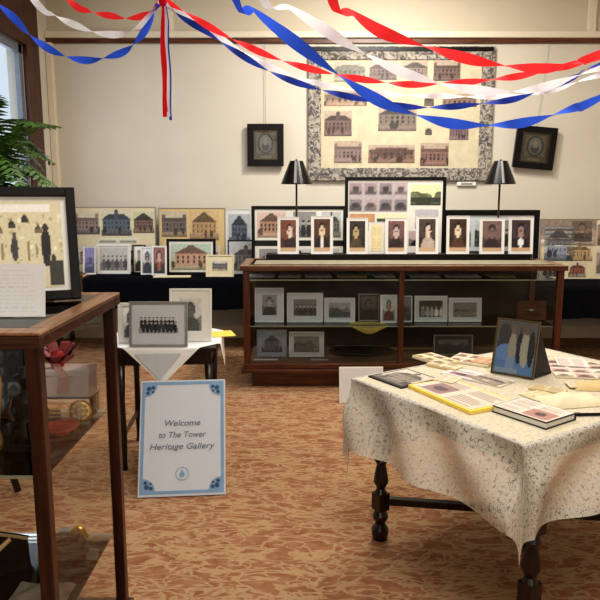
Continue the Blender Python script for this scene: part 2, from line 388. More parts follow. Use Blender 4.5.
ST('trim_2', MB().box(WX0, WX1, WY1-.06, WY1, RZ+.01, RZ+.075), M['lip'], bevel=.01)
ST('trim_3', MB().box(2.93, 3.02, WY1-.03, WY1, RZ+.075, CE), M['lip'], bevel=.008)
ST('trim_4', MB().box(WX0+.001, WX0+.07, WY1-.07, WY1, 0, RZ-.035), M['lip'], bevel=.01)
ST('trim_5', MB().box(-1.35, -1.29, WY1-.02, WY1, RZ+.075, CE), M['lip'], bevel=.008)
ST('baseboard_back', MB().box(WX0, WX1, WY1-.02, WY1, 0, .14), M['lip'], bevel=.005)
ST('baseboard_right', MB().box(WX1-.02, WX1, WY0, WY1-.02, 0, .14), M['lip'], bevel=.005)
ST('baseboard_left', MB().box(WX0, WX0+.02, WY0, WY1-.08, 0, .14), M['trimwood'], bevel=.005)
w = MB().box(WX0, WX0+.05, WYb, WYb+.28, WZa-.15, WZb+.7).build('window_1', M['trimwood'], bevel=.008); w['kind'] = 'structure'
MB().box(WX0+.001, WX0+.05, WYa-.25, WYb, WZb, WZb+.68).build('window_header', M['trimwood'], w, bevel=.008)
MB().box(WX0, WX0+.07, WYa-.25, WYb, WZa-.1, WZa).build('window_sill', M['trimwood'], w, bevel=.008)
MB().box(WX0, WX0+.05, WYa-.25, WYa, WZa, WZb).build('window_jamb', M['trimwood'], w, bevel=.008)
b = MB()
for y in (WYa, (WYa+WYb)/2-.03, WYb-.07): b.box(WX0-.05, WX0-.005, y, y+.07, WZa, WZb)
for z in (WZa, WZb-.08): b.box(WX0-.05, WX0-.005, WYa, WYb, z, z+.08)
b.build('sash', mk('grey_blue_sash', (120, 128, 140), .5), w)
MB().quad((WX0-.03, WYa, WZa), (WX0-.03, WYb, WZa), (WX0-.03, WYb, WZb), (WX0-.03, WYa, WZb)).build('pane', M['glass'], w)

# ================================================================== WALL: hanging and portraits
Yw = WY1-.002
a0 = PY(308, 181, Yw); a1 = PY(495, 47, Yw)
HW, HH = a1.x-a0.x, a1.z-a0.z
q = T('framed_wall_hanging', 'large cream wall hanging with sepia building pictures and a mottled scroll border', 'wall hanging', ((a0.x+a1.x)/2, Yw, a0.z), (-.0, 0, 0))
MB().box(-HW/2+.01, HW/2-.01, -.03, -.003, .01, HH-.01).build('backing', mk('cream_backing', (204, 194, 166), .9, var=.08, scale=12), q)
bars(-HW/2, HW/2, 0, HH, .135, -.045, -.002).build('scroll_border', M['mottle'], q, bevel=.01)
MB().box(-HW/2+.02, HW/2-.03, -.055, -.03, HH-.05, HH-.012).build('top_rod', M['black'], q)
def hp(x, y): v = PY(x, y, Yw-.03); return v.x-q.location.x, v.z-q.location.z
br = (120, 92, 86)
for (x0, y0, x1, y1, tone, st) in [(334, 62, 366, 82, (150, 146, 124), 3), (369, 61, 397, 80, br, 0), (433, 60, 461, 81, (120, 92, 84), 2), (402, 61, 428, 78, (150, 126, 110), 1),
        (324, 90, 367, 106, (168, 132, 104), 3), (378, 104, 417, 131, (128, 112, 100), 1), (442, 94, 477, 107, (150, 118, 96), 2), (324, 111, 352, 136, br, 0),
        (449, 123, 469, 140, (132, 106, 108), 2), (334, 141, 362, 163, (144, 118, 110), 2), (368, 145, 415, 163, (136, 100, 84), 3), (420, 143, 449, 166, (140, 100, 88), 2), (424, 96, 434, 106, (110, 98, 86), 1), (425, 128, 432, 135, (100, 92, 80), 1)]:
    u0, v0 = hp(x0, y1); u1, v1 = hp(x1, y0)
    canvas(q, 'picture', u0, u1, -.033, v0, v1, p_building(tone, (186, 160, 136), mul(tone, 1.1), st, .96), res=30)
def portrait(cx, cy, wpx, hpx, label, roll):
    v = PY(cx, cy+hpx/2, Yw); w_ = wpx/F*6.9; h_ = hpx/F*6.9*.95
    o = frame(label, w_, h_, (v.x, Yw-.035, v.z), None, fm='black', fw=.065, mat='bronze', mw=.03, t=.04, lean=-.06 if False else 0.0, roll=roll, easel=False, group=None,
              name='framed_portrait', cat='portrait', pics=[(.19, .17, .81, .83, p_oval, 40)], glass=True)
    bars(-w_/2+.063, w_/2-.063, .063, h_-.063, .008, -.038, -.02).build('gilt_liner', M['brass'], o)
    b = MB().tube([(0, .01, h_*.9), (0, .012, RZ-.02-v.z)], .0022, 6); b.build('hanging_wire', M['gframe'], o)
    MB().box(-.03, .03, 0, .033, .08, .12).build('wall_spacer', M['black'], o)
    return o
def p_oval(cv, seed):
    cv.rect(0, 0, 1, 1, (112, 100, 74)); cv.rect(.1, .2, .9, .92, (134, 124, 98)); cv.ell(.5, .55, .34, .36, (74, 76, 66)); cv.ell(.5, .56, .26, .3, (150, 150, 138))
    cv.ell(.5, .45, .16, .16, (96, 92, 90)); cv.ell(.5, .62, .09, .13, (178, 164, 148)); cv.rect(.25, .06, .75, .13, (150, 140, 100)); cv.noise(5, seed)
portrait(266, 145.5, 35, 42, 'small dark square framed portrait hanging left of the large wall hanging', 0)
portrait(530, 148, 39, 42, 'small dark framed portrait hanging crooked right of the large wall hanging', R(5))
v = PY(466, 184, Yw)
o = T('wall_switch_plate', 'small pale plate on the wall under the right end of the hanging', 'wall plate', (v.x, Yw, v.z-.02))
MB().box(-.1, .1, -.03, 0, 0, .045).build('plate', M['white'], o, bevel=.006); MB().box(-.06, .06, -.034, -.03, .014, .03).build('slot', M['gframe'], o)

# ================================================================== BACK WALL TABLES
def wall_table(label, x0, x1, y0, y1, z, legs, cx0):
    o = T('display_table', label, 'table', ((x0+x1)/2, (y0+y1)/2, 0)); ox, oy = o.location.x, o.location.y
    MB().box(x0-ox, x1-ox, y0-oy, y1-oy, z-.03, z).build('tabletop', M['rail'], o, bevel=.004)
    for (lx, ly) in legs: MB().box(lx-.02-ox, lx+.02-ox, ly-.02-oy, ly+.02-oy, 0, z-.03).build('leg', M['black'], o)
    c = T('black_table_cloth', 'short black cloth over the long back table, '+label.split(', ')[1], 'tablecloth', ((x0+x1)/2, (y0+y1)/2, z))
    # cloth: top sheet + apron of 0.27 m with shallow folds
    xs = np.linspace(max(x0, cx0)-ox, x1-ox, 160); b = MB(); vs = []; rows = [(y1-oy, .003), (y0-oy-.006, .003)]+[(y0-oy-.012, -.03*k) for k in range(1, 11)]
    for j, (yy, zz) in enumerate(rows):
        for xx in xs: vs.append((xx, yy-(.006*sin(xx*34)+.004*sin(xx*71+1))*max(0, j-1)/10-.002*max(0, j-1)/10, zz-(.008*sin(xx*9) if j == len(rows)-1 else 0)))
    n = len(xs); b.add(vs, [(j*n+i, j*n+i+1, (j+1)*n+i+1, (j+1)*n+i) for j in range(len(rows)-1) for i in range(n-1)])
    b.build('cloth', M['blackcloth'], c, smooth=True)
    return o
wall_table('dark wooden long table against the back wall, left of the glass case', -2.54, .6, 6.2, 6.82, .74, [(-2.45, 6.3), (.5, 6.3), (-2.45, 6.75), (.5, 6.75), (-.25, 6.3)], -2.12)
wall_table('dark wooden long table against the back wall, right of the glass case', .72, 3.5, 5.78, 6.82, .72, [(.85, 5.9), (3.4, 5.9), (.85, 6.7), (3.4, 6.7), (1.9, 5.9)], .7)
ZL, ZR = .744, .724
# photo boards
CW = [(150, 130, 120), (96, 104, 116), (176, 150, 108), (140, 112, 92)]
stand((74, 207, 157, 272), 6.74, ZL, 'wide cream photo board showing three mansions, leaning on the wall at far left', None, fm='gframe', fw=.006, mat='cream', lean=.06, easel=False, name='photo_board', cat='photo board', res=34,
      pics=[(.02, .58, .33, .93, p_building((160, 128, 112), (220, 206, 170), (120, 112, 110), 2, .9)), (.35, .56, .71, .97, p_building((92, 104, 118), (222, 210, 170), (100, 98, 96), 0, .9)), (.73, .6, .98, .93, p_building((134, 96, 78), (206, 212, 160), (150, 120, 90), 1, .9)),
            (.05, .12, .3, .4, p_building(fill=.7)), (.36, .12, .6, .42, p_land()), (.64, .1, .94, .42, p_building(style=1)), (.3, .44, .8, .53, p_page((230, 220, 190), (150, 140, 120)))])
stand((160, 208, 226, 272), 6.74, ZL, 'tan photo board with sepia street pictures behind the pink house picture', None, fm='gframe', fw=.006, mat='tan', lean=.06, easel=False, name='photo_board', cat='photo board', res=30,
      pics=[(.04, .55, .42, .95, p_building((124, 104, 98), (206, 186, 150), (168, 140, 104), 2, .9)), (.46, .5, .9, .96, p_building((196, 150, 96), (222, 180, 120), (180, 140, 96), 1, .8)), (.05, .1, .42, .45, p_land((210, 190, 150))), (.48, .1, .92, .42, p_building((180, 140, 96)))])
stand((226, 209, 252, 272), 6.76, ZL, 'narrow white photo board with a blue grey picture, left of the wide black frames', None, fm='wframe', fw=.008, mat='paper', lean=.05, easel=False, name='photo_board', cat='photo board',
      pics=[(.12, .45, .95, .92, p_building((86, 96, 116), (176, 182, 186), (96, 104, 120), 1, .7)), (.1, .08, .9, .38, p_land())])
stand((538, 219, 650, 286), 6.3, ZR, 'wide board of overlapping colour and sepia snapshots, right of the glass case', None, fm='gframe', fw=.004, mat='cream', lean=.08, easel=False, name='photo_board', cat='photo board', res=34,
      pics=[(0, .55, .5, .98, p_land((150, 132, 118), (164, 140, 124), (176, 156, 140))), (.04, .3, .3, .88, p_building((150, 160, 184), (184, 186, 190), (120, 130, 150), 1, .8)), (.28, .62, .46, .97, p_portrait((112, 96, 78), (90, 80, 70))), (.24, .3, .47, .6, p_building((196, 160, 104), (226, 206, 160), (180, 150, 100))),
            (.02, .04, .2, .26, p_group(4)), (.26, .03, .42, .28, p_building((168, 96, 66), (220, 200, 170))), (.5, .05, .96, .95, p_collage(CW))])
# small frames on the left table
stand((83, 246, 96, 269), 6.5, ZL, 'narrow white card with a violet print at the far left of the back table', p_land((140, 130, 190), (110, 100, 150), (90, 80, 120)), fw=.006, fm='wframe', mw=.012, name='photo_card', cat='photo card', lean=.15)
stand((97, 244, 131, 272), 6.56, ZL, 'white framed landscape photo in front of the three mansions board', p_group(6, (196, 190, 178), (150, 146, 138), (90, 84, 84)), fm='white', fw=.022, mw=.014, lean=.12)
stand((133, 245, 146, 272), 6.62, ZL, 'thin dark framed photo between two white frames on the left back table', p_portrait((206, 196, 170), (70, 56, 48)), fm='black', fw=.012, mw=.01, lean=.1)
stand((141, 247, 154, 273), 6.48, ZL, 'narrow white edged photo of a grey figure, left of the reddish print', p_portrait((150, 150, 156), (80, 84, 92)), fm='white', fw=.014, mw=.004, lean=.12)
stand((152, 246, 167, 274), 6.42, ZL, 'narrow white framed reddish portrait print beside the pink house picture', p_portrait((110, 70, 66), (52, 64, 66), scarf=(190, 90, 80)), fm='white', fw=.016, mw=.004, lean=.12)
stand((167, 239, 216, 274), 6.5, ZL, 'black framed picture of a pink house in a white mat on the left back table', p_building((206, 150, 122), (184, 202, 182), (190, 168, 130), 1, .8), fm='black', fw=.026, mw=.022, lean=.1, res=40)
stand((206, 255, 234, 278), 6.3, ZL, 'small cream matted card in front of the pink house picture', p_building((120, 122, 118), (204, 202, 186), (200, 180, 140), 2, .9), fm='cream', fw=.012, mat='cream', mw=.05, lean=.15, name='photo_card', cat='photo card')
stand((228, 240, 264, 275), 6.46, ZL, 'grey silver framed photo half hidden behind the left end of the glass case', p_building((130, 126, 120), (206, 202, 196), (150, 146, 140), 0, .8), fm='black', fw=.012, mw=.035, mat='mgray', lean=.1)
o = T('book', 'pale flat booklet lying at the front edge of the left back table', 'book', (PZ(177, 275, ZL).x, 6.27, ZL), (0, 0, .05))
MB().box(-.19, .17, -.04, .06, .001, .014).build('cover', M['cream'], o, bevel=.002)
o = T('book', 'brown leather book lying at the uncovered left end of the back table', 'book', (-2.28, 6.34, ZL-.002), (0, 0, .1))
MB().box(-.13, .13, -.09, .09, .0, .028).build('cover', M['rail'], o, bevel=.003); MB().box(-.12, .132, -.085, .085, .005, .023).build('pages', M['cream'], o)
# big black frames standing behind the case
stand((252, 206, 346, 273), 6.3, ZL, 'wide black multi-picture frame behind the left lamp', None, fm='black', fw=.032, mat='matb', t=.02, lean=.03, easel=False, res=30,
      pics=[(.06, .56, .36, .92, p_building((190, 140, 110), (224, 190, 170), (200, 160, 130), 1, .8)), (.44, .56, .68, .92, p_group(4, (150, 148, 142), (100, 100, 98))), (.74, .56, .94, .92, p_building((110, 112, 108), (190, 192, 186), (140, 140, 130))), (.034, .44, .966, .52, lambda cv, s: cv.rect(0, 0, 1, 1, (22, 20, 20))), (.08, .08, .45, .4, p_group(7)), (.52, .08, .92, .4, p_land())])
stand((344, 177, 443, 283), 5.95, ZR, 'tall black frame of mixed colour pictures below the wall hanging', None, fm='black', fw=.03, mat='matb', t=.02, lean=.02, easel=False, res=40,
      pics=[(.04, .68, .62, .95, p_collage([(140, 120, 124), (120, 110, 116), (160, 140, 140)], (184, 170, 170), 4, 2)), (.65, .74, .95, .93, p_land((226, 226, 160), (120, 124, 80), (60, 64, 48))), (.05, .5, .3, .66, p_land((214, 150, 96), (160, 90, 60), (110, 60, 40))), (.32, .54, .62, .66, p_land((232, 232, 176), (90, 90, 70), (200, 196, 150))),
            (.7, .52, .93, .7, p_group(4, (190, 184, 190), (160, 150, 150), (110, 104, 112))), (.24, .42, .42, .5, p_page((240, 220, 160))), (.64, .36, .9, .5, p_portrait((130, 110, 110))), (.44, .36, .6, .5, p_building((120, 110, 100))), (.3, .31, .6, .35, p_page()), (.05, .05, .45, .28, p_group()), (.52, .05, .94, .28, p_land())])
stand((440, 210, 536, 286), 6.0, ZR, 'wide black multi-picture frame behind the right lamp', None, fm='black', fw=.05, mat='mgray', t=.02, lean=.03, easel=False, res=30,
      pics=[(.08, .5, .3, .86, p_land()), (.34, .5, .52, .86, p_land((180, 196, 190), (90, 104, 100), (60, 72, 66))), (.56, .5, .9, .86, p_group(6)), (.06, .08, .94, .44, lambda cv, s: cv.rect(0, 0, 1, 1, (24, 24, 24)).rect(.1, .3, .3, .7, (90, 96, 90)).rect(.5, .3, .8, .7, (110, 106, 100)))])

# ================================================================== GLASS DISPLAY CASES
def pane(o, a, b, c, d): return MB().quad(a, b, c, d).build('glass_pane', M['glass'], o)
X0, X1, Y0, Y1, ZT = -.45, 2.08, 5.0, 5.66, .985
case = T('display_case', 'long low wooden display case with glass front and shelves', 'display case', ((X0+X1)/2, (Y0+Y1)/2, 0))
W2, D2 = (X1-X0)/2, (Y1-Y0)/2
MB().box(-W2+.06, W2-.06, -D2+.05, D2-.02, 0, .125).build('plinth', M['case'], case, bevel=.004)
MB().box(-W2-.02, W2+.02, -D2-.02, D2, .125, .155).box(-W2-.005, W2+.005, -D2-.005, D2, .155, .2).build('base_moulding', M['case'], case, bevel=.006)
MB().box(-W2+.04, W2-.04, -D2+.03, D2-.03, .2, .21).build('bottom_deck', M['deck'], case)
for (px, py) in ((-W2, -D2), (W2-.05, -D2), (-W2, D2-.05), (W2-.05, D2-.05)):
    MB().box(px, px+.05, py, py+.05, .2, ZT-.035).build('corner_post', M['casev'], case, bevel=.003)
cx = PY(401, 330, Y0).x-case.location.x
MB().box(cx-.02, cx+.02, -D2+.002, -D2+.03, .2, ZT-.035).build('centre_post', M['casev'], case, bevel=.003)
b = MB(); e = .02; b.box(-W2-e, W2+e, -D2-e, -D2+.05, ZT-.035, ZT).box(-W2-e, W2+e, D2-.05, D2, ZT-.035, ZT).box(-W2-e, -W2+.05, -D2+.05, D2-.05, ZT-.035, ZT).box(W2-.05, W2+e, -D2+.05, D2-.05, ZT-.035, ZT)
b.build('top_rim', M['case'], case, bevel=.005)
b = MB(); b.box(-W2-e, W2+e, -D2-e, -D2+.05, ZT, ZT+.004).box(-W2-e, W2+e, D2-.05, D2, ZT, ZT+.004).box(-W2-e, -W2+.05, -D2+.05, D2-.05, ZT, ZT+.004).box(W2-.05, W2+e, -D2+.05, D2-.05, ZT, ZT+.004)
b.build('rim_lit_top', M['case_lit'], case)  # thin tan layer: light caught by the rim's top, put into the colour
MB().box(-W2+.05, W2-.05, -D2+.05, D2-.05, ZT-.012, ZT-.004).build('glass_top', M['shelfglass'], case)
pane(case, (-W2+.05, -D2+.015, .2), (cx-.02, -D2+.015, .2), (cx-.02, -D2+.015, ZT-.035), (-W2+.05, -D2+.015, ZT-.035))
pane(case, (cx+.02, -D2+.015, .2), (W2-.05, -D2+.015, .2), (W2-.05, -D2+.015, ZT-.035), (cx+.02, -D2+.015, ZT-.035))
for x in (-W2+.02, W2-.02): pane(case, (x, -D2+.05, .2), (x, D2-.05, .2), (x, D2-.05, ZT-.035), (x, -D2+.05, ZT-.035))
MB().box(-W2+.05, W2-.05, D2-.03, D2-.015, .2, ZT-.035).build('back_panel', M['caseback'], case)
for (z, d) in ((.49, .05), (.865, .05)):
    s_ = MB().box(-W2+.03, W2-.03, -D2+d, D2-.06, z, z+.008).build('glass_shelf', M['shelfglass'], case)
    MB().box(-W2+.03, W2-.03, -D2+d-.004, -D2+d-.0005, z, z+.009).build('shelf_edge', M['shelfedge'], s_)
S1, S0, S2 = .4985, .2105, .8735
A = dict(fm='wframe', lean=.12, fw=.01, mw=.03, mat='mgray')
B = [((255, 288, 284, 325), S1, 5.2, 'tall pale framed photo at the left end of the upper case shelf', p_portrait((96, 96, 92), (40, 40, 38), (170, 168, 160)), dict(mw=.05)),
     ((287, 293, 323, 325), S1, 5.2, 'wide pale framed group photo second from left on the upper case shelf', p_group(6, (120, 118, 108), (84, 82, 72), (44, 42, 40)), dict(mw=.045)),
     ((324, 298, 355, 325), S1, 5.2, 'pale framed seascape photo third from left on the upper case shelf', p_land((150, 156, 154), (96, 104, 104), (74, 80, 80)), dict()),
     ((358, 294, 379, 325), S1, 5.25, 'dark narrow framed portrait, grey edged, on the upper case shelf', p_portrait((60, 54, 44), (34, 30, 26), (90, 80, 66)), dict(fm='gframe', mat='caseback', mw=.01)),
     ((380, 295, 397, 325), S1, 5.16, 'narrow grey framed photo with a reddish brown figure left of the centre post', p_portrait((120, 124, 120), (110, 64, 44), (150, 120, 100)), dict(mw=.012)),
     ((402, 296, 412, 320), S1, 5.22, 'slim grey photo just right of the centre post', p_land((110, 118, 120), (70, 76, 78), (60, 64, 64)), dict(mw=.004, fw=.006)),
     ((414, 296, 447, 322), S1, 5.22, 'silver framed group photo right of the centre post on the upper shelf', p_group(5, (60, 62, 50), (90, 90, 84), (150, 150, 140)), dict()),
     ((448, 298, 481, 324), S1, 5.22, 'silver framed pale green landscape on the right of the upper shelf', p_land((128, 134, 118), (104, 110, 96), (120, 124, 108)), dict()),
     ((257, 330, 287, 361), S0, 5.18, 'bluish framed photo at the left end of the case bottom', p_building((92, 104, 116), (134, 146, 156), (80, 90, 100), 1, .7), dict(mat='bluep', fm='gframe')),
     ((289, 332, 324, 361), S0, 5.18, 'grey framed photo second on the case bottom', p_land((120, 122, 112), (84, 86, 74), (100, 100, 88)), dict()),
     ((433, 335, 472, 362), S0, 5.25, 'dark framed blue grey photo low on the right side of the case', p_land((96, 106, 116), (50, 58, 70), (40, 48, 60)), dict(fm='gframe', mat='teal'))]
for (bx, zb, Y, lab, pt, kw) in B:
    k = dict(A); k.update(kw); stand(bx, Y, zb, lab, pt, **k)
stand((516, 301, 545, 328), 5.3, S1, 'small oval portrait in a thick red-brown wooden frame inside the case', p_portrait((60, 40, 30), (50, 36, 30), (214, 206, 190)), fm='case', fw=.06, mat='rail', mw=.005, lean=.1)
# documents lying on the thin top shelf
for i, (x, w_, col, lab) in enumerate([(262, 26, 'mgray', 'grey sheet lying at the left end of the top glass shelf'), (290, 22, 'cream', 'cream card lying second from left on the top glass shelf'), (318, 26, 'matb', 'off-white document lying on the top shelf below the second portrait card'), (352, 30, 'tan', 'tan letter lying on the top shelf below the tall black frame'),
        (384, 20, 'matb', 'short white slip lying on the top shelf left of the centre post'), (424, 30, 'mgray', 'grey document lying on the top shelf right of the centre post'), (462, 34, 'paper', 'long white paper lying on the top shelf below the right lamp'), (500, 24, 'tan', 'brownish paper at the right end of the top glass shelf')]):
    v = PZ(x, 276, S2); o = T('document', lab, 'document', (v.x, 5.3, S2), (0, 0, random.uniform(-.1, .1)))
    MB().box(-w_/F*2.65, w_/F*2.65, -.1, .09, .0008, .005).build('sheet', M[col], o)
    canvas(o, 'writing', -w_/F*2.4, w_/F*2.4, .0056, -.09, .08, p_page({'mgray': (200, 202, 204), 'cream': (224, 212, 180), 'matb': (228, 224, 212), 'tan': (214, 190, 138), 'paper': (222, 220, 216)}[col], (130, 120, 104)), 16, True)
v = PY(367, 326, 5.2)
o = T('lace_doily', 'yellow green cloth hanging over the edge of the middle shelf', 'doily', (v.x, 5.09, S1))
b = MB(); n = 14; vs = []
for j in range(7):
    for i in range(n):
        x = -.15+.3*i/(n-1); ex = abs(x)/.15
        if j < 4: vs.append((x, .13-.045*j, .0015+.001*sin(x*60)))
        else: vs.append((x, -.0475-.004*sin(i*1.7)-.004, .0015-(j-3)*.022*(1-ex**1.5)))
b.add(vs, [(j*n+i, j*n+i+1, (j+1)*n+i+1, (j+1)*n+i) for j in range(6) for i in range(n-1)]); b.build('cloth', mk('yellow_cloth', (186, 172, 92), .9, var=.15), o, smooth=True)
v = PZ(362, 356, S0)
o = T('pewter_platter', 'oval pewter platter lying on the bottom of the display case', 'platter', (v.x, 5.3, S0))
MB().lathe([(.16, 0), (.2, .01), (.27, .03), (.275, .033), (.2, .016), (.0, .014)], sy=.6, n=32).build('dish', mk('pewter', (110, 110, 106), .3, metal=.7), o, smooth=True)
v = PZ(266, 360, S0); o = T('label_card', 'small white caption card lying at the lower left of the case', 'card', (v.x, 5.08, S0)); MB().box(-.1, .1, -.02, .02, .001, .004).build('card', M['paper'], o)
v = PZ(322, 360, S0); o = T('label_card', 'small grey caption card lying before the grey photo on the case bottom', 'card', (v.x-.02, 5.08, S0)); MB().box(-.07, .07, -.02, .02, .001, .004).build('card', M['mgray'], o)
# riser and portrait cards
o = T('display_riser', 'low black riser along the back of the case top holding the portrait cards', 'riser', (.83, 5.54, ZT+.004))
MB().box(-1.12, 1.14, -.08, .11, .0005, .05).build('riser_block', M['black'], o, bevel=.004)
ZC = ZT+.0545
o = T('glass_top_reflection', 'pale tan runner painted as a strip along the glass top in front of the portrait cards', 'reflection', (.83, 5.25, ZT+.004))  # added pale strip standing in for the reflection in the glass top
MB().box(-1.2, 1.2, -.17, .18, .0005, .004).build('cloth', mk('pale_reflection', (140, 132, 112), .8, var=.15, scale=8), o)
PCs = [((277.5, 217, 299, 251), 'leftmost white portrait card on the case, beside the left lamp', p_portrait((92, 48, 34), (60, 34, 30), (224, 196, 176), .1)),
       ((311, 216, 333, 251), 'second white portrait card from the left, right of the left lamp', p_portrait((66, 36, 24), (24, 20, 20), (230, 200, 160), scarf=(230, 226, 220))),
       ((346.5, 218, 368, 250), 'white portrait card of a person in a dark room, third from the left', p_portrait((40, 34, 28), (90, 70, 44), (196, 170, 110), -.08)),
       ((385, 218, 407, 252), 'white portrait card with dark red backdrop, fourth from the left', p_portrait((88, 56, 54), (52, 36, 38), (206, 176, 168))),
       ((415.5, 216, 438, 254), 'white portrait card of a figure in pale clothing at the right of the tall frame', p_portrait((58, 44, 38), (200, 176, 160), (226, 196, 176), .06)),
       ((446, 216, 469, 252), 'white portrait card with a face lit from the front, left of the right lamp', p_portrait((50, 32, 24), (96, 60, 44), (238, 210, 176))),
       ((479, 218, 504, 253), 'white portrait card with a dim purple-brown picture, under the right lamp', p_portrait((88, 66, 62), (60, 44, 48), (130, 104, 100))),
       ((508, 217, 532.5, 254), 'rightmost white portrait card on the case', p_portrait((52, 38, 42), (36, 28, 32), (170, 130, 130), scarf=(236, 236, 240)))]
def p_cardwrap(pt):
    def f(cv, s): pt(cv, s); cv.rect(0, 0, 1, .14, (214, 170, 120))
    return f
for bx, lab, pt in PCs:
    stand(bx, 5.49, ZC, lab, p_cardwrap(pt), fm='white', fw=.004, mat='white', mw=.022, t=.006, lean=.08, name='portrait_card', cat='portrait card', res=24)
stand((368.5, 222, 385, 241), 5.52, ZC+.0, 'blank looking yellow cream card between two portrait cards', p_page((246, 226, 160), (236, 214, 150)), fm='white', fw=.003, mat='white', mw=.02, t=.004, lean=.05, name='photo_card', cat='photo card')
# lamps
def lamp(cx, label):
    Y = 5.605; top = PY(cx, 161, Y).z; sb = PY(cx, 184, Y).z; x = PY(cx, 200, Y).x
    o = T('table_lamp', label, 'lamp', (x, Y, ZC)); a, b_ = top-ZC, sb-ZC
    MB().lathe([(.042, 0), (.044, .012), (.035, .02), (.02, .03), (.012, .05)], n=24).build('base', M['bronze'], o, smooth=True)
    MB().lathe([(.011, .048), (.009, .1), (.02, .12), (.012, .14), (.009, .2), (.018, .23), (.02, .26), (.009, .29), (.008, b_+.02)], n=16).build('pole', M['bronze'], o, smooth=True)
    m_ = MB(); n = 28; vs = []
    for (r_, z) in ((.135, b_), (.056, a), (.053, a), (.132, b_)):
        for k in range(n): vs.append((r_*cos(2*pi*k/n), r_*sin(2*pi*k/n), z))
    m_.add(vs, [(i*n+k, i*n+(k+1) % n, (i+1)*n+(k+1) % n, (i+1)*n+k) for i in range(3) for k in range(n)])
    m_.build('lamp_shade', mk('black_lamp_shade', (18, 17, 18), .25), o)
    m_ = MB(); dz = a-b_; dr = .095
    for (k0, k1) in ((-.1, -.025), (-.012, .006)):
        vs = [((.1362)*sin(k0*1.6), -.1365*cos(k0*1.6), b_+.004), ((.1362)*sin(k1*1.6), -.1365*cos(k1*1.6), b_+.004), (.0568*sin(k1*2.6), -.0572*cos(k1*2.6), a-.002), (.0568*sin(k0*2.6), -.0572*cos(k0*2.6), a-.002)]
        m_.add(vs, [(0, 1, 2, 3)])
    m_.build('shade_glare', M['gframe'], o)  # vertical glare on the black shade, laid on as pale grey strips
    MB().lathe([(.006, a-.005), (.012, a+.004), (.006, a+.014), (.001, a+.02)], n=12).build('finial', M['brass'], o, smooth=True)
    MB().tube([(0, 0, b_+.02), (0, 0, a)], .005).box(-.04, .04, -.002, .002, a-.006, a-.003).box(-.002, .002, -.04, .04, a-.006, a-.003).build('harp', M['brass'], o)
lamp(296.5, 'black shaded table lamp on the glass case, left of the tall black frame')
lamp(499, 'black shaded table lamp on the glass case, under the crooked portrait')
# white board leaning on the case
v = PZ(358, 403, 0)
o = T('blank_board', 'plain white board leaning on the front of the glass case near the lace table', 'board', (v.x+.02, v.y, 0), (-.22, 0, .02))
MB().box(-.16, .17, -.012, 0, 0, .27).build('panel', M['white'], o, bevel=.002)
MB().box(-.15, .16, -.0135, -.012, .01, .26).build('face', M['paper'], o)

# ================================================================== NEAR LEFT CASE
nx0, nx1, ny0, ny1, nz = -1.95, -.624, 1.49, 2.14, 1.19
nc = T('display_case', 'tall wooden display case with glass sides, cut off by the left picture edge', 'display case', ((nx0+nx1)/2, (ny0+ny1)/2, 0))
w2, d2 = (nx1-nx0)/2, (ny1-ny0)/2
MB().box(-w2+.03, w2-.03, -d2+.03, d2-.03, .0, .03).build('plinth', M['nearh'], nc, bevel=.004)
MB().box(-w2-.015, w2+.015, -d2-.015, d2+.015, .03, .06).build('base_moulding', M['nearh'], nc, bevel=.006)
MB().box(-w2+.04, w2-.04, -d2+.04, d2-.04, .06, .07).build('deck', M['deck'], nc)
for (px, py) in ((-w2, -d2), (w2-.036, -d2), (-w2, d2-.036), (w2-.036, d2-.036)):
    s_ = .036
    MB().box(px, px+s_, py, py+s_, .06, nz-.035).build('corner_post', M['nearv'], nc, bevel=.004)
e = .012; b = MB()
b.box(-w2-e, w2+e, -d2-e, -d2+.055, nz-.04, nz-.008).box(-w2-e, w2+e, d2-.045, d2+e, nz-.04, nz-.008).box(-w2-e, -w2+.055, -d2+.055, d2-.045, nz-.04, nz-.008).box(w2-.05, w2+e, -d2+.055, d2-.045, nz-.04, nz-.008)
b.build('top_rim', M['nearh'], nc, bevel=.004)
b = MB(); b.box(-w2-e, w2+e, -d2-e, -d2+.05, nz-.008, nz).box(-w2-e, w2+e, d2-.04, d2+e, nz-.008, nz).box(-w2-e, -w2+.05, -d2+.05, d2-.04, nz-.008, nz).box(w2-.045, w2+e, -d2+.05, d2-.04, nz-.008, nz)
b.build('rim_lit_top', M['case_lit'], nc, bevel=.003)  # tan layer painting the highlight along the top of the darker rim
MB().box(-w2+.05, w2-.045, -d2+.05, d2-.04, nz-.007, nz-.001).build('glass_top', M['shelfglass'], nc)
pane(nc, (-w2+.05, -d2+.02, .07), (w2-.05, -d2+.02, .07), (w2-.05, -d2+.02, nz-.04), (-w2+.05, -d2+.02, nz-.04))
pane(nc, (-w2+.05, d2-.02, .07), (w2-.05, d2-.02, .07), (w2-.05, d2-.02, nz-.04), (-w2+.05, d2-.02, nz-.04))
for x in (w2-.02, -w2+.02): pane(nc, (x, -d2+.05, .07), (x, d2-.045, .07), (x, d2-.045, nz-.04), (x, -d2+.05, nz-.04))
sg = MB().box(-w2+.03, w2-.03, -d2+.06, d2-.05, .795, .802).build('glass_shelf', M['shelfglass'], nc)
MB().box(-w2+.03, w2-.03, -d2+.056, -d2+.0595, .795, .803).build('shelf_edge', M['shelfedge'], sg)
SH = .8025
sg = MB().box(-w2+.03, w2-.03, -d2+.06, d2-.05, .343, .35).build('glass_shelf', M['shelfglass'], nc)
MB().box(-w2+.03, w2-.03, -d2+.056, -d2+.0595, .343, .351).build('shelf_edge', M['shelfedge'], sg)
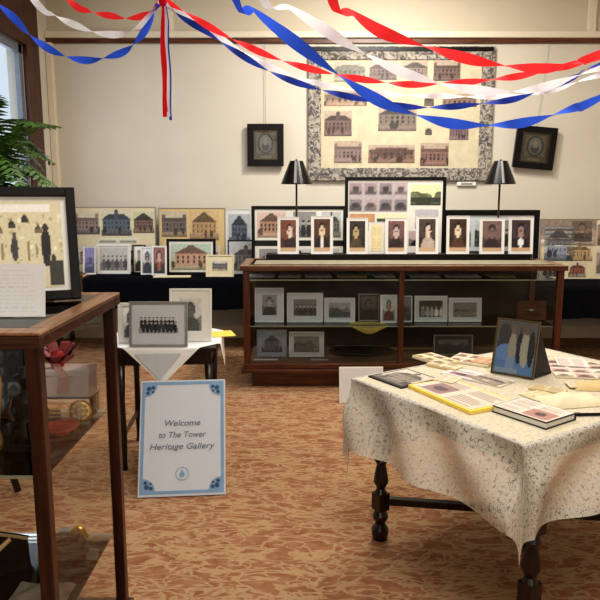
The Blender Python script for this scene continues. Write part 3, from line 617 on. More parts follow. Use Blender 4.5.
# on top: framed poster and paper card
def p_poster(cv, s):
    cv.rect(0, 0, 1, 1, (226, 212, 168)); r = random.Random(3)
    for k in range(140): x, y = r.random(), r.uniform(.2, .85); cv.ell(x, y, r.uniform(.005, .016), r.uniform(.01, .03), r.choice([(206, 184, 120), (248, 238, 196), (190, 170, 106)]))
    cv.rect(.1, .86, .92, .95, (246, 236, 228))
    for k in range(10):
        x = .05+k*.085; y = .62+.06*(k % 3); c = r.choice([(90, 84, 76), (130, 110, 80), (66, 62, 60)]); cv.rect(x, y, x+.045, y+.05, c); cv.roof(x, x+.045, y+.05, y+.1, mul(c, .7), .1)
    for (x, y) in ((.1, .42), (.3, .46), (.68, .45)): cv.ell(x, y, .024, .14, (70, 66, 74)); cv.ell(x, y+.15, .012, .04, (96, 84, 78))
    for (x, h_) in ((.2, .1), (.4, .14), (.52, .12), (.6, .1), (.77, .13), (.82, .08)): cv.ell(x, .42, .008, h_, (160, 138, 88))
    cv.ell(.885, .48, .034, .19, (40, 34, 38)); cv.ell(.885, .68, .02, .05, (60, 48, 44)); cv.rect(.865, .25, .905, .4, (40, 34, 38))
    cv.rect(.9, .02, .99, .3, (66, 62, 56)); cv.ell(.93, .32, .015, .06, (66, 62, 56)); cv.rect(.0, .17, .87, .2, (130, 120, 96)); cv.rect(.0, .0, .86, .14, (196, 186, 156)); cv.noise(5, 2)
TR = PY(72, 190, 2.03); BR = PY(80, 299, 1.98)
h_ = (TR.z-nz)/cos(.28)
frame('large black framed yellowish historic poster with black silhouettes, on top of the left case', .52, h_, (BR.x-.26*cos(.38), 1.99-.26*sin(.38), nz+.001), None, fm='black', fw=.028, mat='white', t=.03, lean=.28, yaw=.38, res=110, name='framed_poster', cat='framed poster',
      pics=[(.085, .115, .915, .885, p_poster, 130)], glass=True)
o = T('caption_card', 'white typed paper card standing in front of the framed poster', 'card', (PY(48, 318, 1.7).x-.13, 1.68, nz+.001), (-.16, 0, .03))
MB().box(-.13, .13, -.004, 0, 0, .142).build('card', M['paper'], o); 
def p_typed(cv, s):
    cv.rect(0, 0, 1, 1, (218, 219, 220)); r = random.Random(5)
    for k in range(11):
        x = .06
        while x < .9:
            L = r.uniform(.02, .09); y = .08+k*.078
            if x+L < .93: cv.rect(x, y, x+L, y+.022, (204, 202, 200))
            x += L+.02
canvas(o, 'writing', -.128, .128, -.0048, .002, .14, p_typed, 110)
MB().add([(-.03, 0, .1), (.03, 0, .1), (.03, .045, .0075), (-.03, .045, .0075)], [(0, 1, 2, 3)]).build('easel_leg', M['paper'], o)
# inside, upper shelf
o = T('acrylic_riser', 'clear riser on the shelf of the near left case under the pinkish box', 'riser', (-.775, 2.035, SH))
MB().box(-.1, .1, -.045, .045, .062, .067).box(-.1, -.096, -.045, .045, .0005, .062).box(.096, .1, -.045, .045, .0005, .062).build('riser_block', M['shelfglass'], o)
o = T('keepsake_box', 'pale pinkish keepsake box with a lid in the near left case', 'box', (-.775, 2.035, SH+.0675))
MB().box(-.095, .095, -.042, .042, 0, .07).build('box_body', M['pinkish'], o, bevel=.003)
MB().box(-.097, .097, -.044, .044, .07, .09).build('lid', mk('pale_lid', (240, 222, 216), .7), o, bevel=.003)
o = T('ribbon_rosette', 'dusty red ribbon rosette lying on the pinkish box in the near case', 'ribbon', (-.79, 2.03, SH+.158))
b = MB()
for k in range(9):
    a = 2*pi*k/9; vs = []
    for j in range(7):
        u = j/6; r_ = .012+.055*sin(pi*u)**.8*(.9 if k % 2 else 1.1); z = .03+.055*sin(pi*u)*(1 if k < 5 else .5)-.02*u
        for s_ in (-1, 1): vs.append((r_*cos(a)-s_*.016*sin(a), r_*sin(a)*.7+s_*.016*cos(a), max(.002, z)))
    b.add(vs, [(2*j, 2*j+1, 2*j+3, 2*j+2) for j in range(6)])
b.build('loops', M['rose'], o, smooth=True)
MB().lathe([(.02, .002), (.024, .03), (.018, .05), (.004, .056)], n=14).build('knot', M['red'], o, smooth=True)
MB().add([(-.01, -.03, .02), (.02, -.035, .02), (.05, -.046, -.02), (.02, -.046, -.02), (.045, -.047, -.07), (.01, -.047, -.075)], [(0, 1, 2, 3), (3, 2, 4, 5)]).build('tail', mk('pale_pink_ribbon', (214, 150, 136), .5), o)
v = PZ(72, 434, SH)
o = T('red_dish', 'shallow red dish on the shelf of the near left case', 'dish', (v.x-.035, v.y, SH))
MB().lathe([(.025, .0005), (.028, .008), (.05, .018), (.056, .026), (.053, .026), (.03, .013), (0, .011)], n=28).build('dish', M['red'], o, smooth=True)
v = PZ(93, 418, SH)
o = T('brooch', 'round white and gold brooch propped at the back corner of the near case shelf', 'brooch', (-.695, 1.94, SH), (-.3, 0, .1))
MB().lathe([(.034, 0), (.036, .004), (.03, .008), (0, .01)], n=24).build('disc', M['gold'], o)
for c in o.children: c.rotation_euler = (pi/2, 0, 0); c.location = (0, 0, .037)
m_ = MB()
for k in range(8): m_.lathe([(.001, -.004), (.007, 0), (.007, .004), (.001, .006)], .02*cos(k*pi/4), .02*sin(k*pi/4), 8)
m_.lathe([(.001, -.004), (.01, 0), (.01, .005), (.001, .008)], 0, 0, 10)
g_ = m_.build('pearls', M['white'], o); g_.rotation_euler = (pi/2, 0, 0); g_.location = (0, -.012, .037)
# statuette and dark tray at left
v = PZ(14, 462, SH)
o = T('bronze_statuette', 'dark bronze statuette of a seated figure on the near case shelf', 'statuette', (v.x, 1.74, SH))
MB().box(-.055, .055, -.045, .045, 0.0005, .025).build('plinth', M['black'], o, bevel=.003)
MB().lathe([(.045, .024), (.05, .05), (.036, .08), (.03, .1), (.038, .13), (.034, .15), (.012, .165), (.011, .175), (.02, .19), (.022, .205), (.014, .222), (.001, .226)], n=20, sy=.8).tube([(.02, 0, .07), (.03, -.05, .085), (.03, -.05, .03)], [.018, .014, .01]).tube([(-.02, 0, .07), (-.03, -.05, .08), (-.03, -.05, .03)], [.018, .014, .01]).lathe([(.034, .21), (.034, .213), (.018, .216), (.015, .235), (.001, .238)], n=14).build('figure', mk('blackened_bronze', (36, 30, 26), .45, metal=.3), o, smooth=True)
MB().tube([(.034, 0, .145), (.055, -.01, .115), (.03, -.04, .095)], [.012, .01, .008]).tube([(-.034, 0, .145), (-.052, -.01, .11), (-.02, -.042, .09)], [.012, .01, .008]).build('arms', M['bronze'], o, smooth=True)
frame('dark teal and grey framed scene standing behind the bronze statuette', .3, .24, (-1.03, 2.0, SH+.001), p_collage([(60, 74, 84), (110, 120, 130), (40, 48, 56), (170, 176, 180)], (54, 62, 70), 5, 4), fm='black', fw=.012, mat='teal', mw=.01, lean=.1, res=40)
o = T('brass_vase', 'slim tan and brass vase at the left edge inside the near case', 'vase', (PY(-4, 420, 1.72).x-.02, 1.72, SH))
MB().lathe([(.03, .0005), (.034, .02), (.026, .06), (.036, .14), (.04, .2), (.024, .26), (.03, .29), (.027, .29), (.02, .26), (0, .25)], n=20).build('vase_body', M['orange'], o, smooth=True)
# deck items
DK = .3505
v = PZ(12, 588, DK)
o = T('bicorne_hat', 'black cocked hat with gold braid on the bottom of the near case', 'hat', (-1.06, 1.86, DK), (0, 0, .12)); o.scale = (1.05, 1.05, 1.3)
b = MB(); n = 28; vs = []; prof = [(1, 0), (1.0, .25), (.92, .55), (.72, .8), (.4, .95), (.02, 1)]
for (r_, z) in prof:
    for k in range(n):
        a = 2*pi*k/n; vs.append((.17*r_*cos(a), .075*r_*sin(a), .002+z*(.12-.05*abs(cos(a))**2)))
b.add(vs, [(i*n+k, i*n+(k+1) % n, (i+1)*n+(k+1) % n, (i+1)*n+k) for i in range(len(prof)-1) for k in range(n)]); b.build('crown', M['blackcloth'], o, smooth=True)
b = MB(); vs = []
for i in range(25):
    u = -1+2*i/24; x = .2*u; yb = -.085*(1-u*u*.8)
    vs += [(x, yb, .003), (x, yb-.012, .135-.055*u*u), (x, yb+.0, .14-.055*u*u)]
b.add(vs, [(3*i+j, 3*i+3+j, 3*i+4+j, 3*i+1+j) for i in range(24) for j in range(2)]); b.build('upturned_brim', M['blackcloth'], o, smooth=True)
for x0, x1 in ((-.14, -.03), (-.06, .05), (.0, .11), (.06, .16)):
    pts = []
    for i in range(9):
        u = i/8; x = x0+(x1-x0)*u; uu = x/.2; pts.append((x, -.085*(1-uu*uu*.8)-.016-.004*0, .02+.1*u*(1-.3*abs(uu))))
    MB().tube(pts, .006, 6).build('gold_braid', mk('gold_braid', (226, 196, 130), .5, var=.2, scale=200), o)
MB().tube([(.2*(-1+2*i/24), -.085*(1-(-1+2*i/24)**2*.8)-.012, .137-.055*(-1+2*i/24)**2) for i in range(25)], .004, 6).build('edge_trim', mk('tan_edging', (176, 156, 112), .6), o)
o = T('gold_epaulette', 'gold fringed epaulette behind the cocked hat at the left edge', 'epaulette', (-1.08, 2.02, DK)); o.scale = (.75, .75, .9)
MB().lathe([(.05, .001), (.06, .02), (.05, .045), (.03, .055), (0, .058)], n=20).build('pad', M['gold'], o, smooth=True)
b = MB()
for k in range(24): a = 2*pi*k/24; b.tube([(.055*cos(a), .055*sin(a), .03), (.075*cos(a), .075*sin(a), .003)], .004, 5)
b.build('fringe', M['gold'], o)
v = PZ(83, 540, DK)
o = T('brass_helmet', 'small brass helmet badge with a silver plate at the back of the near case', 'helmet', (v.x-.02, v.y+.01, DK))
MB().lathe([(.034, .001), (.036, .006), (.029, .008), (.028, .02), (.022, .036), (.01, .044), (.0, .046)], n=24).build('dome', M['gold'], o, smooth=True)
MB().box(-.06, -.02, -.02, .015, .022, .036).build('silver_plate', M['gframe'], o, bevel=.003)
MB().box(-.055, -.05, -.01, .005, 0.0005, .022).box(-.03, -.025, -.01, .005, 0.0005, .022).build('stand', M['gframe'], o)
v = PZ(88, 590, DK)
o = T('folded_cloth', 'crumpled light grey cloth lying in the near bottom corner of the left case', 'cloth', (-.76, 1.7, DK))
b = MB(); n = 24; vs = []
for j in range(n):
    for i in range(n):
        x = -.085+.17*i/(n-1); y = -.09+.17*j/(n-1); edge = min(i, j, n-1-i, n-1-j)/(n/2)
        vs.append((x, y, .003+max(0, .055*edge**.5*(.6+.6*mn.noise(Vector((x*18, y*18, 3)))))))
b.add(vs, [(j*n+i, j*n+i+1, (j+1)*n+i+1, (j+1)*n+i) for j in range(n-1) for i in range(n-1)]); b.build('cloth', M['greycloth'], o, smooth=True)
o = T('leather_strap', 'coiled brown leather belt on the deck of the near left case', 'belt', (-.75, 1.92, DK))
MB().tube([(.075*cos(t_)*(1-t_*.03), .06*sin(t_)*(1-t_*.03), .012+.004*t_) for t_ in [k*.35 for k in range(40)]], .009, 6).build('strap', mk('brown_leather', (96, 66, 46), .6, var=.2), o, smooth=True)
MB().box(.06, .095, -.012, .012, .0015, .03).build('buckle', M['gframe'], o, bevel=.003)

# ================================================================== FERN
FX, FY, FZ = -1.58, 3.1, 1.22
o = T('plant_stand', 'tall dark wooden plant stand behind the near left case', 'plant stand', (FX, FY, 0))
MB().lathe([(.16, 1.15), (.17, 1.16), (.17, 1.175), (.16, 1.18)], n=28).build('stand_top', M['darkwood'], o)
MB().lathe([(.03, .3), (.05, .4), (.025, .5), (.035, .8), (.02, 1.0), (.06, 1.15)], n=16).build('column', M['darkwood'], o, smooth=True)
for k in range(3):
    a = k*2*pi/3; MB().tube([(.02*cos(a), .02*sin(a), .36), (.08*cos(a), .08*sin(a), .22), (.13*cos(a), .13*sin(a), .02)], [.022, .018, .018]).build('leg', M['darkwood'], o, smooth=True)
o = T('potted_fern', 'green fern with long arching fronds beside the window', 'fern', (FX, FY, FZ))
MB().lathe([(.09, .001), (.12, .15), (.135, .17), (.135, .2), (.12, .2), (.11, .17)], n=28).build('pot', M['terracotta'], o, smooth=True)
MB().lathe([(.11, .165), (.112, .175), (.0, .18)], n=20).build('soil', M['soil'], o)
rf = random.Random(12)
def frond(ang, L, rise, droop):
    L *= 1.6; rise *= 1.2; droop *= 1.2
    b = MB(); N = 26; pts = []
    for i in range(N+1):
        u = i/N; pts.append(Vector((L*u*cos(ang), L*u*sin(ang), .18+rise*sin(min(1, u*1.25)*pi/2)-droop*u**2.2)))
    b.tube(pts, [.003*(1-.7*i/N) for i in range(N+1)], 5)
    side = Vector((-sin(ang), cos(ang), 0))
    for i in range(3, N+1):
        u = i/N; d = (pts[i]-pts[i-1]).normalized(); ln = .1*sin(pi*min(1, (u*.85+.15)))**.7+.012; wd = L/N*.6
        for s_ in (-1, 1):
            q = pts[i]; tip = q+side*s_*ln*.9+d*ln*.3+Vector((0, 0, -ln*.25+rf.uniform(-.01, .01)))
            m1 = q+(tip-q)*.5; b.add([q-d*wd*.6, m1-d*wd*1.1, tip, m1+d*wd*.9, q+d*wd*.6], [(0, 1, 2, 3, 4)])
    b.build('frond', M['fern'], o)
for k in range(34):
    ang = 2*pi*k/34+rf.uniform(-.1, .1); frond(ang, rf.uniform(.18, .3), rf.uniform(.16, .42), rf.uniform(.08, .26))
frond(-.15, .3, .4, .04); frond(-.05, .28, .26, .14); frond(-.5, .34, .42, .08); frond(-1.1, .3, .34, .05); frond(-1.9, .34, .4, .05); frond(-.8, .3, .44, .0)

# ================================================================== SMALL TABLE WITH SIGN
def drape(name, parent, hx, hy, pts_fn, nu, nv, mat, smooth=True, fold=.012, top=.004, sw=9):
    vs = []; uvs = []
    for j in range(nv+1):
        for i in range(nu+1):
            a, b_ = pts_fn(i/nu, j/nv); ex = max(0, abs(a)-hx); ey = max(0, abs(b_)-hy); r_ = hypot(ex, ey)
            ca = max(-hx, min(hx, a)); cb = max(-hy, min(hy, b_))
            if r_ > 0:
                dx, dy = (ex/r_)*(1 if a > 0 else -1), (ey/r_)*(1 if b_ > 0 else -1)
                corner = min(ex, ey)/r_*1.41
                k = .012+r_*.1+fold*(1-corner)*sin(sw*(a-b_)*3+1.3*sin(sw*(a+b_)))*min(1, r_/.12)-corner*r_*.08
                vs.append((ca+dx*k, cb+dy*k, top-max(0, r_-.006)*.985))
            else: vs.append((ca, cb, top))
            uvs.append((a, b_))
    n = nu+1; fs = [(j*n+i, j*n+i+1, (j+1)*n+i+1, (j+1)*n+i) for j in range(nv) for i in range(nu)]
    me = bpy.data.meshes.new(name); me.from_pydata(vs, [], fs); me.update(); ul = me.uv_layers.new(name='flat')
    for l in me.loops: ul.data[l.index].uv = uvs[l.vertex_index]
    for q_ in me.polygons: q_.use_smooth = smooth
    me.materials.append(mat); ob = bpy.data.objects.new(name, me); C.objects.link(ob); ob.parent = parent; return ob
SC = (-.775, 3.65); sy = R(4); sz = .705
o = T('side_table', 'small dark side table under a white cloth behind the welcome sign', 'table', (SC[0], SC[1], 0), (0, 0, sy))
MB().box(-.27, .3, -.27, .27, sz-.025, sz).build('tabletop', M['darkwood'], o, bevel=.004)
MB().box(-.24, .27, -.24, -.215, sz-.1, sz-.025).box(-.24, .27, .215, .24, sz-.1, sz-.025).box(-.24, -.215, -.215, .215, sz-.1, sz-.025).box(.245, .27, -.215, .215, sz-.1, sz-.025).build('apron', M['darkwood'], o)
for x in (-.225, .255):
    for y in (-.225, .225): MB().lathe([(.018, 0), (.014, .05), (.02, .2), (.016, .4), (.024, sz-.1)], x, y, 12).build('leg', M['darkwood'], o, smooth=True)
MB().box(-.23, -.22, -.22, .22, .18, .21).build('stretcher', M['darkwood'], o); MB().box(.25, .26, -.22, .22, .18, .21).build('stretcher', M['darkwood'], o)
cl = T('white_table_cloth', 'white cloth laid cornerwise on the small side table, one point hanging down', 'tablecloth', (SC[0], SC[1], sz), (0, 0, sy))
DL = .485
c_ = drape('cloth', cl, .305, .275, lambda u, v: ((u+v-1)*DL*1.0+.01, (v-u)*DL*.99), 60, 60, M['whitecloth'], fold=.002, sw=2)
c_.data.materials[0] = M['whitecloth']
MB().add([(-.135, -.2978, -.022), (.115, -.2978, -.022), (-.005, -.3125, -.165)], [(0, 1, 2)]).build('grey_lining', M['mgray'], cl)
zt = sz+.005
stand((119, 303, 142, 345), 3.5, zt, 'white framed photo half hidden at the left of the small side table', p_portrait((200, 204, 206), (90, 104, 120), (150, 150, 150)), fm='white', fw=.02, mw=.01, lean=.1)
stand((130, 302, 188, 350), 3.4, zt, 'grey framed group photo with a wide pale mat in front on the side table', None, fm='gframe', fw=.014, mat='mgray', lean=.14, res=48, glass=False, pics=[(.16, .3, .84, .7, p_group(9, (200, 204, 208), (150, 152, 160), (40, 42, 50), 2), 48)])
stand((170, 289, 212, 343), 3.55, zt, 'white framed tall photo of a grey interior behind the group photo', p_portrait((140, 138, 130), (84, 86, 78), (110, 112, 104)), fm='white', fw=.012, mw=.045, lean=.14)
v = PZ(226, 334, zt)
o = T('yellow_leaflet', 'bright yellow leaflet lying at the right end of the small side table', 'leaflet', (v.x-.01, v.y, zt), (0, 0, .3))
MB().box(-.08, .055, -.08, .08, .0, .004).build('sheet', M['yellow'], o)
# sign
v = PZ(182, 496, 0)
sl = math.atan2(.25, .535); SW, SHh = .445, .595
o = T('welcome_sign', 'white welcome sign with blue ornamented border leaning against the small table', 'sign', (v.x, v.y, 0), (-sl, 0, R(5)))
MB().box(-SW/2, SW/2, -.012, 0, 0, SHh).build('board', M['signwhite'], o)
bars(-SW/2+.008, SW/2-.008, .012, SHh-.008, .016, -.0135, -.012).build('blue_border', M['signblue'], o)
for sx_ in (-1, 1):
    for sz_ in (0, 1):
        cxx = sx_*(SW/2-.024); czz = .028 if sz_ == 0 else SHh-.024; dz = 1 if sz_ == 0 else -1
        b = MB(); n = 10
        vs = [(cxx, -.0138, czz)]+[(cxx-sx_*.062*cos(pi/2*k/n), -.0138, czz+dz*.062*sin(pi/2*k/n)) for k in range(n+1)]
        b.add(vs, [(0, k, k+1) for k in range(1, n+1)]); b.build('corner_ornament', M['signblue'], o)
        b = MB()
        for (ax, az, r_) in ((.02, .02, .013), (.042, .014, .01), (.014, .042, .01), (.04, .036, .007)):
            b.add([(cxx-sx_*ax+r_*cos(2*pi*k/8), -.0145, czz+dz*az+r_*sin(2*pi*k/8)) for k in range(8)], [tuple(range(8))])
        b.build('ornament_leaf', M['signdark'], o)
def text(s, parent, x, z, size, mat, y=-.0142, shear=.25, width=None):
    cu = bpy.data.curves.new('tmp', 'FONT'); cu.body = s; cu.size = size; cu.align_x = 'CENTER'; cu.shear = shear; cu.extrude = .0003; cu.offset = .0004
    tmp = bpy.data.objects.new('tmp', cu); C.objects.link(tmp); bpy.context.view_layer.update()
    me = bpy.data.meshes.new_from_object(tmp); bpy.data.objects.remove(tmp)
    if width:
        xs = [v_.co.x for v_ in me.vertices]; k = width/(max(xs)-min(xs)); mid = (max(xs)+min(xs))/2
        for v_ in me.vertices: v_.co.x = (v_.co.x-mid)*k
    me.materials.clear(); me.materials.append(mat); ob = bpy.data.objects.new('lettering', me); C.objects.link(ob); ob.parent = parent
    ob.location = (x, y, z); ob.rotation_euler = (pi/2, 0, 0); return ob
text('Welcome', o, 0, .355, .042, M['ink'], width=.185)
text('to The Tower', o, .0, .295, .042, M['ink'], width=.245)
text('Heritage Gallery', o, .0, .235, .042, M['ink'], width=.335)
b = MB(); n = 24
for (r0, r1) in ((.03, .034),):
    vs = [(r_*cos(2*pi*k/n), -.0142, .11+r_*sin(2*pi*k/n)) for r_ in (r0, r1) for k in range(n)]; b.add(vs, [(k, (k+1) % n, n+(k+1) % n, n+k) for k in range(n)])
b.add([(-.012, -.0142, .095), (.012, -.0142, .095), (.014, -.0142, .108), (0, -.0142, .13), (-.014, -.0142, .108)], [(0, 1, 2, 3, 4)])
b.build('emblem', M['signblue'], o)

# ================================================================== LACE TABLE
A_ = Vector((.235, 2.64)); Bn = Vector((.70, 1.90)); du = (Bn-A_); Lu = du.length; du.normalize(); dv = Vector((-du.y, du.x)); Lv = 1.15
cen = A_+du*Lu/2+dv*Lv/2; yaw = math.atan2(dv.y, dv.x)      # local x = dv, local y = -du
TZ = .745; hx, hy = Lv/2, Lu/2
tb = T('dark_wooden_table', 'dark wooden table with turned legs under the lace cloth', 'table', (cen.x, cen.y, 0), (0, 0, yaw))
MB().box(-hx, hx, -hy, hy, TZ-.028, TZ).build('tabletop', M['darkwood'], tb, bevel=.005)
MB().box(-hx+.07, hx-.07, -hy+.07, -hy+.09, TZ-.12, TZ-.028).box(-hx+.07, hx-.07, hy-.09, hy-.07, TZ-.12, TZ-.028).box(-hx+.07, -hx+.09, -hy+.09, hy-.09, TZ-.12, TZ-.028).box(hx-.09, hx-.07, -hy+.09, hy-.09, TZ-.12, TZ-.028).build('apron', M['darkwood'], tb)
LX, LY = hx-.12, hy-.04
for x in (-LX, LX):
    for y in (-LY, LY):
        b = MB(); b.box(x-.03, x+.03, y-.03, y+.03, .4, TZ-.028).box(x-.028, x+.028, y-.028, y+.028, .14, .22)
        b.lathe([(.018, .4), (.03, .37), (.02, .35), (.03, .3), (.033, .27), (.018, .24), (.028, .22)], x, y, 18)
        b.lathe([(.032, 0), (.038, .03), (.038, .05), (.02, .075), (.034, .1), (.034, .115), (.022, .14)], x, y, 18)
        b.build('leg', M['darkwood'], tb, smooth=False)
an_ = math.atan2(LY, LX); Ld = hypot(LX, LY)
MB().box(-Ld+.035, Ld-.035, -.013, .013, .165, .2, Matrix.Rotation(an_, 4, 'Z')).build('stretcher', M['darkwood'], tb, bevel=.003)
for (q0, q1) in ((-Ld+.035, -.014), (.014, Ld-.035)): MB().box(q0, q1, -.013, .013, .165, .2, Matrix.Rotation(-an_, 4, 'Z')).build('stretcher', M['darkwood'], tb, bevel=.003)
lc = T('lace_table_cloth', 'cream lace tablecloth draped over the dark table with pointed hanging corners', 'tablecloth', (cen.x, cen.y, TZ), (0, 0, yaw))
OV = .30
c_ = drape('lace', lc, hx+.004, hy+.004, lambda u, v: (-(hx+OV)+u*(2*hx+2*OV), -(hy+OV)+v*(2*hy+2*OV+.08)), 190, 150, M['lace'], fold=.028, sw=4.5)
c_.data.materials.append(M['lacetop'])
for p_ in c_.data.polygons:
    if p_.center.z > -.004 and abs(p_.center.x) < hx and abs(p_.center.y) < hy: p_.material_index = 1
ZS = TZ+.0045
def flat(label, name, cat, a, b, depth, th, cover, painter=None, pages=None, inset=.0, z=0, res=36, group=None, back=None):
    """a flat thing whose front edge runs between two seen table points"""
    P, Q = PZ(a[0], a[1], ZS+z), PZ(b[0], b[1], ZS+z); d = Q-P; w_ = d.length; an = math.atan2(d.y, d.x)
    o = T(name, label, cat, ((P.x+Q.x)/2, (P.y+Q.y)/2, ZS+z+.0005), (0, 0, an), group)
    if pages:
        MB().box(-w_/2, w_/2, 0, depth, 0, .003).box(-w_/2, w_/2, 0, depth, th-.003, th).box(-w_/2, w_/2, depth-.004, depth, .003, th-.003).build('cover', M[cover], o)
        MB().box(-w_/2+.004, w_/2-.004, .004, depth-.005, .003, th-.003).build('pages', M[pages], o)
    else: MB().box(-w_/2, w_/2, 0, depth, 0, th).build('sheet', M[cover], o, bevel=min(.0015, th*.3))
    if painter: canvas(o, 'printed_face', -w_/2+inset, w_/2-inset, th+.0008, inset, depth-inset, painter, res, True)
    return o
RP = [(176, 110, 104), (150, 130, 130), (190, 160, 130), (120, 96, 100)]
flat('dark bordered photo sheet at the left corner of the lace table', 'photo_sheet', 'photo sheet', (368, 377), (401, 389), .22, .006, 'black', p_building((150, 134, 116), (214, 202, 176), (120, 106, 92), 0, .8), inset=.012)
flat('open album with a bright yellow spine edge on the near side of the lace table', 'photo_album', 'album', (408, 388), (470, 415), .22, .014, 'yellow', p_page((224, 206, 176), (176, 140, 124), pic=(.1, .12, .44, .6, 0, (156, 110, 112))), inset=.012, res=46)
flat('black bound scrapbook open to pinkish photos, nearest to the table corner', 'scrapbook', 'scrapbook', (492, 412), (546, 430), .17, .024, 'black', p_page((232, 216, 192), (190, 160, 140), pic=(.5, .1, .95, .55, 1, (196, 132, 112))), pages='white', inset=.004, res=44)
flat('white newspaper page with small pictures behind the yellow edged album', 'newspaper', 'newspaper', (440, 374), (500, 388), .13, .004, 'paper', p_page((224, 218, 208), (176, 160, 160), pic=(.1, .2, .45, .5, 0, (170, 120, 120))), res=44)
flat('cream booklet fanned at the back left of the lace table', 'booklet', 'booklet', (412, 358), (440, 367), .12, .012, 'cream', p_collage([(200, 170, 110), (222, 190, 120), (190, 160, 130)], (234, 218, 170), 3, 2), z=.0)
flat('yellowish stapled papers at the back edge of the lace table', 'papers', 'papers', (426, 366), (455, 372), .07, .01, 'tan', p_page((236, 216, 160), (190, 150, 120)), z=.0)
flat('cream clippings with red print behind the blue picture', 'papers', 'papers', (447, 362), (488, 368), .17, .01, 'cream', p_collage([(206, 150, 130), (230, 206, 150), (190, 150, 150)], (238, 224, 180), 3, 2))
flat('broad printed cream sheets with pale red lines at the back right of the table', 'printed_sheets', 'papers', (556, 378), (640, 382), .3, .006, 'cream', p_collage([(206, 160, 146), (220, 196, 160), (186, 140, 130), (226, 210, 186)], (232, 216, 190), 4, 4), res=44)
flat('tan folder between the picture easel and the right papers', 'folder', 'folder', (528, 390), (563, 396), .07, .008, 'tan', p_page((226, 200, 140), (200, 160, 96)))
flat('cream leaflet lying over the left rear corner of the open album', 'leaflet', 'leaflet', (432, 380), (452, 384), .1, .003, 'cream', p_page((240, 226, 186), (200, 150, 110)), z=.015)
flat('brown edged photo print between the newspaper and the blue picture', 'photo_print', 'photo print', (470, 378), (496, 386), .1, .003, 'tan', p_land((200, 180, 150), (150, 120, 100), (170, 150, 130)), z=.005)
flat('small orange red flyer at the back edge left of the blue picture', 'flyer', 'flyer', (470, 362), (488, 365), .12, .003, 'orange', p_page((236, 190, 130), (200, 110, 80)), z=.011)
flat('white leaflet at the back of the table right of the easel', 'leaflet', 'leaflet', (558, 366), (590, 368), .16, .003, 'paper', p_page((244, 232, 214), (200, 150, 140)), z=.0065)
flat('yellow cream brochure leaning over the tan folder near the easel foot', 'brochure', 'brochure', (538, 402), (560, 398), .1, .004, 'cream', p_page((240, 220, 160), (206, 170, 110)), z=.0)
flat('cream envelope at the back right before the printed sheets', 'envelope', 'envelope', (570, 388), (606, 389), .08, .004, 'cream', p_page((238, 220, 176), (214, 176, 130)), z=.0065)
# rumpled cream paper bag heap
def heap(label, name, px, py, lx, ly, hh, mat, seed, rot):
    v = PZ(px, py, ZS); o = T(name, label, 'paper bag', (v.x, v.y, ZS+.0005), (0, 0, rot)); n = 22; vs = []
    for j in range(n):
        for i in range(n):
            x = -lx+2*lx*i/(n-1); y = -ly+2*ly*j/(n-1); e_ = min(i, j, n-1-i, n-1-j)/(n/2)
            vs.append((x, y, .001+hh*min(1, e_*2.2)**.6*(.8+.5*mn.noise(Vector((x*14, y*14, seed))))))
    vs += [(-lx, -ly, 0), (lx, -ly, 0), (lx, ly, 0), (-lx, ly, 0)]
    b = MB(); b.add(vs, [(j*n+i, j*n+i+1, (j+1)*n+i+1, (j+1)*n+i) for j in range(n-1) for i in range(n-1)]+[(n*n, n*n+3, n*n+2, n*n+1)])
    b.build('paper_body', M[mat], o, smooth=True)
heap('rumpled cream paper bag at the right side of the lace table', 'paper_bag', 572, 402, .12, .07, .034, 'cream', 1, .2)
heap('tan paper packet lying behind the rumpled cream bag', 'paper_packet', 598, 388, .1, .05, .026, 'tan', 4, -.1)
v = PZ(588, 416, ZS); o = T('dark_pen', 'dark pen lying before the paper bag at the right picture edge', 'pen', (v.x, v.y, ZS+.006), (0, 0, .05))
MB().tube([(-.07, 0, 0), (.05, 0, 0), (.066, 0, 0), (.075, 0, 0)], [.0055, .0055, .004, .001]).build('barrel', M['black'], o)
MB().box(-.07, -.03, -.0015, .0015, .005, .008).build('clip', M['gframe'], o)
# blue picture on easel
def p_blue(cv, s):
    cv.rect(0, 0, 1, 1, (90, 92, 100)); cv.rect(0, .6, 1, 1, (124, 122, 120)); cv.rect(0, 0, 1, .42, (104, 166, 244)); cv.ell(.3, .4, .3, .16, (120, 176, 248))
    cv.ell(.2, .75, .16, .2, (84, 84, 92)); cv.ell(.42, .5, .1, .3, (196, 190, 170)); cv.ell(.42, .84, .06, .08, (150, 130, 116)); cv.rect(.3, .1, .5, .3, (150, 190, 238)); cv.ell(.6, .84, .04, .06, (120, 96, 84)); cv.ell(.6, .5, .08, .3, (40, 52, 84))
    cv.ell(.74, .48, .11, .34, (206, 204, 184)); cv.ell(.74, .84, .06, .08, (140, 120, 104)); cv.ell(.9, .5, .08, .34, (50, 58, 70)); cv.rect(.0, .0, .6, .1, (170, 200, 236)); cv.noise(5, 1)
BLp, BRp = PZ(491, 373, ZS), PZ(534, 380, ZS); d = BRp-BLp; Y = (BLp.y+BRp.y)/2
hh = PY(512, 320, Y+.05).z-ZS
o = frame('blue toned photo of standing people in a thin dark frame, propped on the lace table', d.length, hh/cos(.25), ((BLp.x+BRp.x)/2, Y, ZS+.0008), p_blue, fm='brass', fw=.008, mat='bluep', mw=.003, t=.012, lean=.25, yaw=math.atan2(d.y, d.x), res=70, easel=False, glass=True)
b = MB(); w_ = d.length; hL = hh/cos(.25); yb2 = .15
b.add([(w_*.2, .0005, hL*.85), (w_*.5, .0005, hL*.85), (w_*.5, .0005, .01), (w_*.2, .0005, .01), (w_*.5+.03, yb2*cos(.25), yb2*sin(.25)+.001), (w_*.2, yb2*cos(.25), yb2*sin(.25)+.001)], [(0, 1, 2, 3), (0, 1, 4, 5), (1, 2, 4), (0, 5, 3), (3, 2, 4, 5)])
